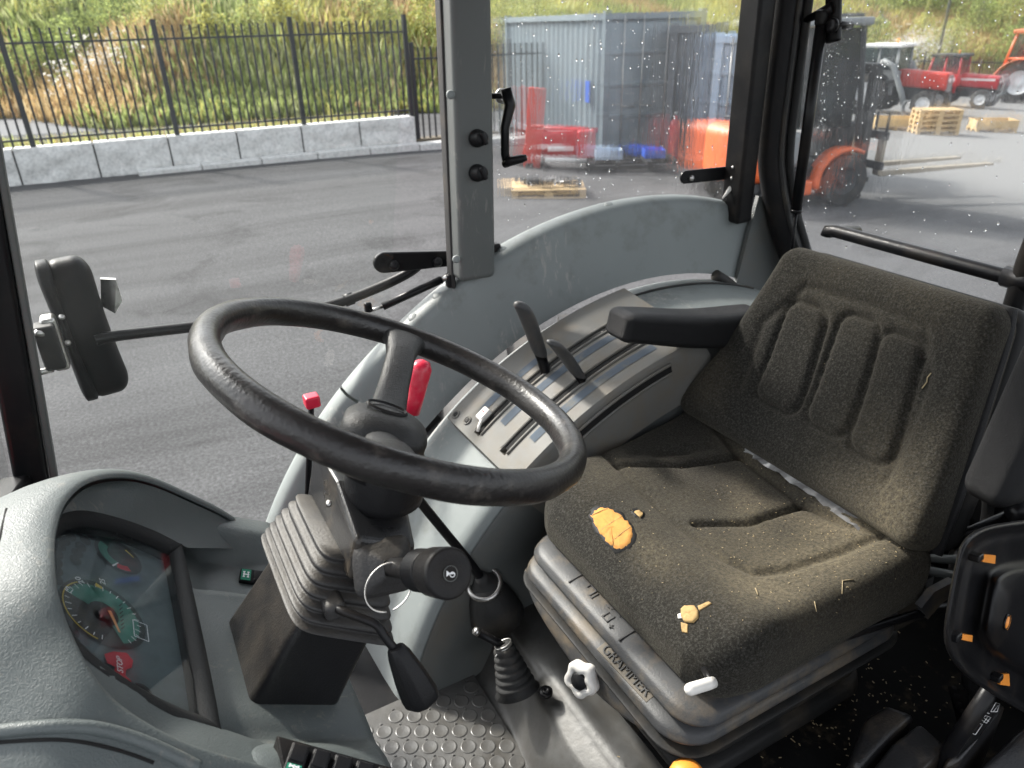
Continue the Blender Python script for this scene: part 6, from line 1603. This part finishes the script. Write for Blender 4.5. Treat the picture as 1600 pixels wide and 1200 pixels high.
for k in range(7):
    x, y = rnd.uniform(-.45, .45), rnd.uniform(-.25, .25); c_ = Vector((p1.x + x * v1.normalized().x, p1.y + x * v1.normalized().y + y, gz(p1.x, p1.y) + .146))
    if k % 2: mk('pipe', tube([c_ + Vector((0, 0, .04)), c_ + Vector((rnd.uniform(-.3, .3), rnd.uniform(-.1, .1), .06)), c_ + Vector((rnd.uniform(.1, .4), .1, .05))], .035, 8), 'steel', mt_)
    else: bevel(mk('casting', xf(box((0, 0, .06), (.13, .09, .06)), Matrix.Translation(c_) @ Matrix.Rotation(k, 4, 'Z')), 'machine_black', mt_, False), .02, 2)
def at_dist(px_, py_, base):      # the point above ground spot base seen at this pixel
    d = ray(px_, py_); t = ((base.x - CAM.x) * FW.x + (base.y - CAM.y) * FW.y) / (d.x * FW.x + d.y * FW.y); return CAM + d * t
b0 = GP(832, 262)
rp = thing('upright_blade', 'tall bright red steel blade leaning upright before the container', 'implement', b0)
A, B = at_dist(831, 262, b0), at_dist(840, 137, b0)
fm = frame((A + B) / 2, RT, None, B - A)
bevel(mk('blade', xf(box((0, 0, 0), (.17, .05, (B - A).length / 2)), fm), 'red_bright', rp, False), .02, 2)
mk('stiffener', xf(box((.0, .08, 0), (.04, .06, (B - A).length / 2.4)), fm), 'red_bright', rp, False)
mk('foot', box2((b0.x - .15, b0.y - .05, b0.z), (b0.x + .2, b0.y + .6, b0.z + .1)), 'machine_black', rp, False)
mk('prop', tube([B.lerp(A, .3), (b0.x + .1, b0.y + .6, b0.z + .05)], .04, 8), 'red_bright', rp)
b1 = GP(890, 263)
ri = thing('farm_implement', 'red farm implement with a white panel standing before the container', 'implement', b1)
u_ = Vector((RT.x, RT.y, 0)).normalized(); v_ = Vector((-u_.y, u_.x, 0))
fi = frame(b1, u_, None, (0, 0, 1))
rows = [[fi @ Vector((x, .25 - .28 * math.sin(t), .12 + .62 * (1 - math.cos(t)) / 1.4)) for t in [R(10 + 100 * k / 10) for k in range(11)]] for x in (-.55, -.2, .15, .5)]
o = mk('curved_shield', grid(rows), 'red_tractor_paint', ri); solid(o, .03)
bevel(mk('white_panel', xf(box((-.18, -.10, .52), (.26, .02, .20)), fi @ Matrix.Rotation(R(-14), 4, 'X')), 'machine_white', ri, False), .01, 2)
bevel(mk('gear_case', xf(box((.32, .05, .45), (.18, .2, .28)), fi), 'red_tractor_paint', ri, False), .05, 3)
mk('frame_bar', xf(tube([(-.6, .1, .75), (.55, .1, .70)], .05, 8), fi), 'red_tractor_paint', ri)
mk('frame_bar', xf(tube([(-.5, -.15, .2), (.5, -.15, .16)], .045, 8), fi), 'machine_white', ri)
for x in (-.5, .45): mk('skid', xf(box((x, 0, .06), (.04, .4, .06)), fi), 'machine_black', ri, False)
b2 = GP(985, 268)
sf = thing('steel_frame', 'low dark steel frame lying at the container doors', 'frame', b2)
fi = frame(b2, u_, None, (0, 0, 1))
for y in (-.35, .35): mk('beam', xf(box((0, y, .12), (.85, .05, .07)), fi), 'machine_black', sf, False)
for x in (-.8, -.3, .3, .8): mk('cross_beam', xf(box((x, 0, .22), (.05, .42, .035)), fi), 'machine_black', sf, False)
for (lc_, hh_, mm_, lb2) in (((-.45, .05, .257), (.26, .2, .085), 'container_pale', 'pale blue plastic crate on the low steel frame'), ((.45, .1, .257), (.2, .2, .075), 'blue_paint', 'deep blue plastic crate on the low steel frame')):
    cq = fi @ Vector(lc_); t_ = thing('crate', lb2, 'crate', cq)
    for s in (-1, 1):
        mk('side', xf(box((lc_[0], lc_[1] + s * hh_[1], lc_[2] + hh_[2]), (hh_[0], .012, hh_[2])), fi), mm_, t_, False); mk('end', xf(box((lc_[0] + s * (hh_[0] - .012), lc_[1], lc_[2] + hh_[2]), (.012, hh_[1] - .013, hh_[2])), fi), mm_, t_, False)
    mk('base', xf(box((lc_[0], lc_[1], lc_[2] + .012), (hh_[0] - .025, hh_[1] - .013, .01)), fi), mm_, t_, False)
b3 = GP(1050, 258)
rs = thing('oxygen_cylinder', 'slim dark red gas bottle standing by the dark container', 'gas bottle', b3)
mk('bottle', lathe([(.11, 0), (.115, .03), (.115, .75), (.09, .86), (.04, .92), (.04, .98)], 18, Matrix.Translation(b3)), 'red_tractor_paint', rs); mk('valve', lathe([(.03, .98), (.03, 1.04), (.015, 1.05)], 10, Matrix.Translation(b3)), 'steel', rs)

# ================================================================== FORKLIFT
fw0 = GP(1312, 323)
HD = math.atan2(-.24, .97)
def wheel_l(par, x, y, r_, wd, rimm='machine_grey', nm='wheel', lugs=0):
    fm = Matrix.Translation((x, y, r_)) @ Matrix.Rotation(R(90), 4, 'X')
    pf = [(r_ * .55, -wd / 2), (r_ * .9, -wd / 2), (r_ * .98, -wd / 2 * .8), (r_, 0), (r_ * .98, wd / 2 * .8), (r_ * .9, wd / 2), (r_ * .55, wd / 2)]
    parts = [lathe(pf, 28, fm, False)]
    for i in range(lugs):
        a_ = 2 * math.pi * i / lugs; s = -1 if i % 2 else 1
        parts.append(xf(box((r_ * .985, 0, s * wd * .24), (r_ * .035, .035, wd * .24)), fm @ Matrix.Rotation(a_, 4, 'Z')))
    t_ = mk(nm, join(*parts), 'black_rubber', par, True, local=False); sharp(t_)
    o = mk('rim', lathe([(.0, wd * .25), (r_ * .2, wd * .25), (r_ * .25, wd * .12), (r_ * .42, wd * .16), (r_ * .5, wd * .42), (r_ * .57, wd * .45), (r_ * .57, -wd * .45), (r_ * .5, -wd * .42), (r_ * .42, -wd * .16), (r_ * .25, -wd * .12), (r_ * .2, -wd * .25), (0, -wd * .25)], 24, fm), rimm, t_, True, local=False)
    return t_
def lb_(par, nm, a_, b_, m_, bv=.03, seg=2):
    o = mk(nm, box2(a_, b_), m_, par, False, local=False); return bevel(o, bv, seg) if bv else o
glass_mat('cab_glass', (.14, .17, .18), haze=.05, hazescale=1)
fk = thing('forklift', 'orange and black forklift with raised forks parked beyond the rear window', 'forklift', (0, 0, 0))
Mr = Matrix.Rotation(HD, 4, 'Z'); fk.rotation_euler = (0, 0, HD)
lp = Mr @ Vector((0, -.62, 0)); fk.location = (fw0.x - lp.x, fw0.y - lp.y, gz(fw0.x, fw0.y))
for y in (-.52, .52): wheel_l(fk, 0, y, .40, .28, 'machine_black', lugs=18)
for y in (-.45, .45): wheel_l(fk, -1.45, y, .32, .22, 'machine_black', lugs=16)
cw = mk('counterweight', rbox((.30, .60, .42), (.18, .2, .16), (4, 6, 4), lambda p: p + Vector((-1.57, 0, .84))), 'orange_paint', fk, True, local=False)
mk('number', text_vf('SH.1', .2, Matrix.Translation((-1.57, -.606, .86)) @ Matrix.Rotation(R(90), 4, 'X'), .004), 'machine_black', cw, False, local=False)
lb_(fk, 'chassis', (-1.5, -.46, .25), (.3, .46, .62), 'machine_black', .04)
lb_(fk, 'engine_cover', (-1.4, -.5, .62), (-.75, .5, 1.16), 'machine_grey', .08, 3)
lb_(fk, 'step', (-1.25, -.62, .22), (-.55, -.5, .44), 'orange_paint', .03)
lb_(fk, 'step', (-1.25, .5, .22), (-.55, .62, .44), 'orange_paint', .03)
for s in (-1, 1):
    rows = [[Vector((.0 + .52 * math.sin(t), y, .40 + .50 * math.cos(t))) for t in [R(-100 + 130 * k / 14) for k in range(15)]] for y in (s * .38, s * .66)]
    o = mk('mudguard', grid(rows), 'orange_paint', fk, True, local=False); solid(o, .05)
lb_(fk, 'dash_cowl', (-.05, -.42, .62), (.22, .42, 1.25), 'machine_black', .05)
lb_(fk, 'operator_seat', (-.85, -.25, 1.18), (-.4, .25, 1.3), 'machine_black', .05); lb_(fk, 'seat_backrest', (-.92, -.25, 1.25), (-.8, .25, 1.8), 'machine_black', .05)
RZ = 2.62
for y in (-.5, .5):
    mk('guard_post', tube([(.22, y, .9), (.12, y, 1.6), (-.05, y, RZ)], .045, 8), 'machine_black', fk, True, local=False)
    mk('guard_post', tube([(-1.3, y, 1.1), (-1.25, y, 1.9), (-1.1, y, RZ)], .05, 8), 'machine_black', fk, True, local=False)
    mk('side_glass', box((-.55, y, 1.87), (.58, .008, .68)), 'cab_glass', fk, False, local=False)
lb_(fk, 'guard_roof', (-1.25, -.56, RZ - .05), (.1, .56, RZ + .06), 'machine_grey', .03)
for k in range(5): mk('roof_bar', tube([(-1.2 + k * .28, -.5, RZ + .09), (-1.2 + k * .28, .5, RZ + .09)], .025, 6), 'machine_black', fk, True, local=False)
for y in (-.36, .36):
    lb_(fk, 'mast_channel', (.36, y - .07, .12), (.48, y + .07, 2.05), 'machine_black', .015)
    lb_(fk, 'inner_channel', (.46, y * .8 - .05, .3), (.58, y * .8 + .05, 2.0), 'machine_black', .015)
for z in (.4, 1.3, 1.93): lb_(fk, 'mast_beam', (.40, -.36, z), (.54, .36, z + .12), 'machine_black', .015)
mk('lift_cylinder', tube([(.45, .12, .3), (.45, .12, 1.95)], .05, 10), 'machine_grey', fk, True, local=False)
for z in (.5, .95): lb_(fk, 'carriage_bar', (.68, -.55, z), (.74, .55, z + .12), 'machine_black', .01)
for k in range(5): lb_(fk, 'load_guard_bar', (.69, -.5 + k * .25 - .015, 1.05), (.72, -.5 + k * .25 + .015, 1.35), 'machine_black', .005)
for y in (-.38, .30):
    pr_ = [(.74, y - .07, 1.08), (.74, y - .07, .42), (.80, y - .07, .38), (3.0, y - .07, .41), (3.0, y - .07, .445), (.80, y - .07, .465), (.80, y - .07, 1.08)]
    bevel(mk('fork', prism(pr_, (0, .14, 0)), 'timber', fk, False, local=False), .006, 1)
MATS['fork_metal'] = mat('fork_metal', (.30, .26, .2), .5, metal=.3, var=.2)
for ch in fk.children:
    if ch.name.startswith('fork'): ch.data.materials[0] = MATS['fork_metal']

# ================================================================== PARKED TRACTORS
def farm_tractor(lbl, loc, heading, sc_, cab_m, hood_m, roof_m, glass=True, guard=False, loader=False, fender_m=None, stripe=False):
    t_ = thing('farm_tractor', lbl, 'tractor', loc); t_.rotation_euler = (0, 0, heading); t_.scale = (sc_,) * 3
    fender_m = fender_m or cab_m
    for y in (-.72, .72): wheel_l(t_, 0, y, .66, .36, 'rim_white', lugs=24)
    for y in (-.62, .62): wheel_l(t_, 1.85, y, .40, .24, 'rim_white', lugs=18)
    lb_(t_, 'transmission', (-.45, -.22, .45), (1.6, .22, .85), 'machine_black', .05)
    mk('front_axle', tube([(1.85, -.6, .42), (1.85, .6, .42)], .06, 8), 'machine_black', t_, True, local=False)
    hd = mk('bonnet', rbox((.80, .27, .27), (.06, .08, .08), (4, 3, 3), lambda p: p + Vector((1.5, 0, 1.10 - .05 * (p.x / .8)))), hood_m, t_, True, local=False)
    lb_(t_, 'engine', (.9, -.2, .6), (1.95, .2, .9), 'machine_black', .04)
    lb_(t_, 'grille', (2.28, -.2, .75), (2.33, .2, 1.25), 'machine_grey', .01)
    if stripe:
        for s in (-1, 1): lb_(t_, 'bonnet_stripe', (.8, s * .272 - .004, 1.13), (2.15, s * .272 + .004, 1.22), 'machine_white', 0)
    # cab
    w0 = .62
    for s in (-1, 1):
        for (xa, xb) in ((-.62, -.42), (.12, .12), (.78, .70)):
            mk('cab_post', tube([(xa, s * w0, .95), (xb, s * w0 * .9, 2.12)], .045, 6), cab_m, t_, True, local=False)
        lb_(t_, 'door_panel', (.14, s * w0 - .02, .62), (.76, s * w0 + .02, 1.35), cab_m, .01)
        lb_(t_, 'door_hatch', (.38, s * (w0 + .022) - .004, .8), (.56, s * (w0 + .022) + .004, 1.08), 'machine_black', 0)
        o = mk('side_window', ([(-.5, s * w0 * .97, 1.38), (.09, s * w0 * .97, 1.38), (.09, s * w0 * .9, 2.06), (-.4, s * w0 * .9, 2.06)], [(0, 1, 2, 3)]), 'machine_glass', t_, False, local=False); solid(o, .006)
        o = mk('door_window', ([(.16, s * w0 * .97, 1.38), (.74, s * w0 * .97, 1.38), (.68, s * w0 * .9, 2.06), (.16, s * w0 * .9, 2.06)], [(0, 1, 2, 3)]), 'machine_glass', t_, False, local=False); solid(o, .006)
        mk('window_rail', tube([(-.55, s * w0 * .98, 1.36), (.76, s * w0 * .98, 1.36)], .035, 6), cab_m, t_, True, local=False)
        # fenders over the rear wheels
        rows = [[Vector((.80 * math.sin(t), y, .62 + .76 * math.cos(t))) for t in [R(-80 + 125 * k / 14) for k in range(15)]] for y in (s * .52, s * .92)]
        o = mk('fender', grid(rows), fender_m, t_, True, local=False); solid(o, .035)
    for (x, nm) in ((.73, 'windscreen'), (-.5, 'rear_glass')):
        o = mk(nm, ([(x, -.56, 1.36), (x, .56, 1.36), (x - .03, .52, 2.06), (x - .03, -.52, 2.06)], [(0, 1, 2, 3)]), 'machine_glass', t_, False, local=False); solid(o, .006)
    lb_(t_, 'cowl', (.70, -.58, .9), (.80, .58, 1.36), cab_m, .02); lb_(t_, 'rear_panel', (-.62, -.5, .85), (-.52, .5, 1.36), cab_m, .02)
    lb_(t_, 'roof', (-.55, -.66, 2.08), (.82, .66, 2.20), roof_m, .04, 3)
    mk('beacon', lathe([(.05, 0), (.05, .1), (.03, .14), (0, .15)], 12, Matrix.Translation((.3, .3, 2.2))), 'orange_part', t_, True, local=False)
    mk('seat', rbox((.2, .22, .3), .08, (2, 2, 2), lambda p: p + Vector((-.2, 0, 1.35))), 'machine_black', t_, True, local=False)
    mk('exhaust', tube([(1.3, .2, 1.3), (1.3, .2, 1.95)], .03, 8), 'machine_black', t_, True, local=False)
    for s in (-1, 1): mk('headlight', lathe([(.07, 0), (.08, .04), (0, .06)], 12, Matrix.Translation((2.32, s * .15, 1.1)) @ Matrix.Rotation(R(90), 4, 'Y')), 'machine_white', t_, True, local=False)
    if guard:
        for s in (-.3, -.1, .1, .3): mk('guard_bar', tube([(2.36, s, .55), (2.52, s, .62), (2.55, s, 1.1), (2.38, s, 1.38)], .04, 6), 'machine_grey', t_, True, local=False)
        for (x, z) in ((2.5, .62), (2.56, 1.0), (2.42, 1.36)): mk('guard_rail', tube([(x, -.36, z), (x, .36, z)], .04, 6), 'machine_grey', t_, True, local=False)
    if loader:
        for s in (-1, 1):
            mk('loader_arm', tube([(.35, s * .8, 1.7), (.7, s * .8, 1.55), (1.15, s * .8, .7), (1.3, s * .8, .35)], .10, 6), 'machine_grey', t_, True, local=False)
            mk('loader_mast', tube([(.3, s * .8, .8), (.35, s * .8, 1.72)], .09, 6), 'machine_grey', t_, True, local=False)
            mk('loader_ram', tube([(.35, s * .8, 1.0), (.9, s * .8, 1.1)], .05, 6), 'machine_black', t_, True, local=False)
        rows = [[Vector((1.45 - .16 * math.cos(t), y, .28 + .24 * math.sin(t))) for t in [R(-100 + 200 * k / 10) for k in range(11)]] for y in (-.98, -.85, -.72)]
        o = mk('loader_bucket', grid(rows), 'machine_grey', t_, True, local=False); solid(o, .03)
    return t_
def face_dir(px_, tw):          # heading: picture-right turned towards the camera by tw
    d = ray(px_, 150); a_ = math.atan2(d.y, d.x); return a_ - R(90) - R(tw)
g1 = GP(1466, 165)
farm_tractor('small red cab tractor with white wheels and grey front guard parked by the bank', (g1.x, g1.y, gz(g1.x, g1.y)), face_dir(1475, 18), 1.04, 'red_tractor_paint', 'red_tractor_paint', 'machine_black', guard=True, stripe=True)
g2_ = GP(1364, 174)
farm_tractor('grey cabbed tractor with red bonnet and front loader beside the forklift', (g2_.x, g2_.y, gz(g2_.x, g2_.y)), face_dir(1372, 22), 1.18, 'machine_grey', 'red_bright', 'machine_white', loader=True, fender_m='machine_black')
g3 = GP(1592, 160)
farm_tractor('large orange tractor with dark glazed cab beyond the small red tractor', (g3.x, g3.y, gz(g3.x, g3.y)), face_dir(1600, 10), 1.62, 'orange_paint', 'orange_paint', 'orange_pale', fender_m='orange_pale')

# ================================================================== PALLETS BEFORE THE TRACTORS
def collar(loc, rz, h, m_, lbl):
    t_ = thing('pallet_collar', lbl, 'crate', loc); t_.rotation_euler = (0, 0, rz)
    for s in (-1, 1):
        lb_(t_, 'side_board', (-.6, s * .39 - .011, 0), (.6, s * .39 + .011, h), m_, .004, 1); lb_(t_, 'end_board', (s * .589 - .011, -.378, 0), (s * .589 + .011, .378, h), m_, .004, 1)
        for k in (-1, 1): lb_(t_, 'corner_hinge', (s * .6, k * .395, .02), (s * .604 if s < 0 else .604, k * .30, h - .02), 'steel', 0)
    return t_
sk0 = GP(1470, 212); hz = math.atan2((GP(1508, 207) - GP(1475, 212)).y, (GP(1508, 207) - GP(1475, 212)).x)
hz = face_dir(1470, -20)
for k in range(5):
    rr = hz + rnd.uniform(-.02, .02)
    pallet((sk0.x + .25 + rnd.uniform(-.02, .02), sk0.y + .45, gz(sk0.x, sk0.y) - .01 + k * .1445), rr, 'bare wooden pallet in the stack before the parked tractors', 'pallets of the stack before the parked tractors', proto=pal0)
for (px_, py_, tw, lb, lc, mm, gg) in ((1395, 202, -8, 'wooden pallet under the pale timber collar beside the pallet stack', 'pale new timber pallet collar beside the forklift forks', 'timber_new', 1.35), (1548, 205, -22, 'wooden pallet under the weathered timber collar', 'weathered brown timber pallet collar on the tractor side of the stack', 'timber', 1.2)):
    g_ = GP(px_, py_); q_ = pallet((g_.x, g_.y, gz(g_.x, g_.y) - .01), face_dir(px_, tw), lb, proto=pal0)
    collar((g_.x, g_.y, gz(g_.x, g_.y) + .136), face_dir(px_, tw), .24, mm, lc)
# slim dark pole by the bank
g_ = GP(1452, 150); pl_ = thing('yard_pole', 'slim dark pole rising at the foot of the bank behind the tractors', 'pole', (g_.x * 1.03, g_.y * 1.03, gz(g_.x, g_.y) - .1))
mk('shaft', tube([(0, 0, 0), (.02, .0, 3), (.0, .03, 9)], [.10, .07], 8), 'fence_black', pl_, True, local=False)
mk('lamp_head', rbox((.3, .12, .06), .04, (2, 2, 1), lambda p: p + Vector((.25, 0, 9))), 'machine_grey', pl_, True, local=False)
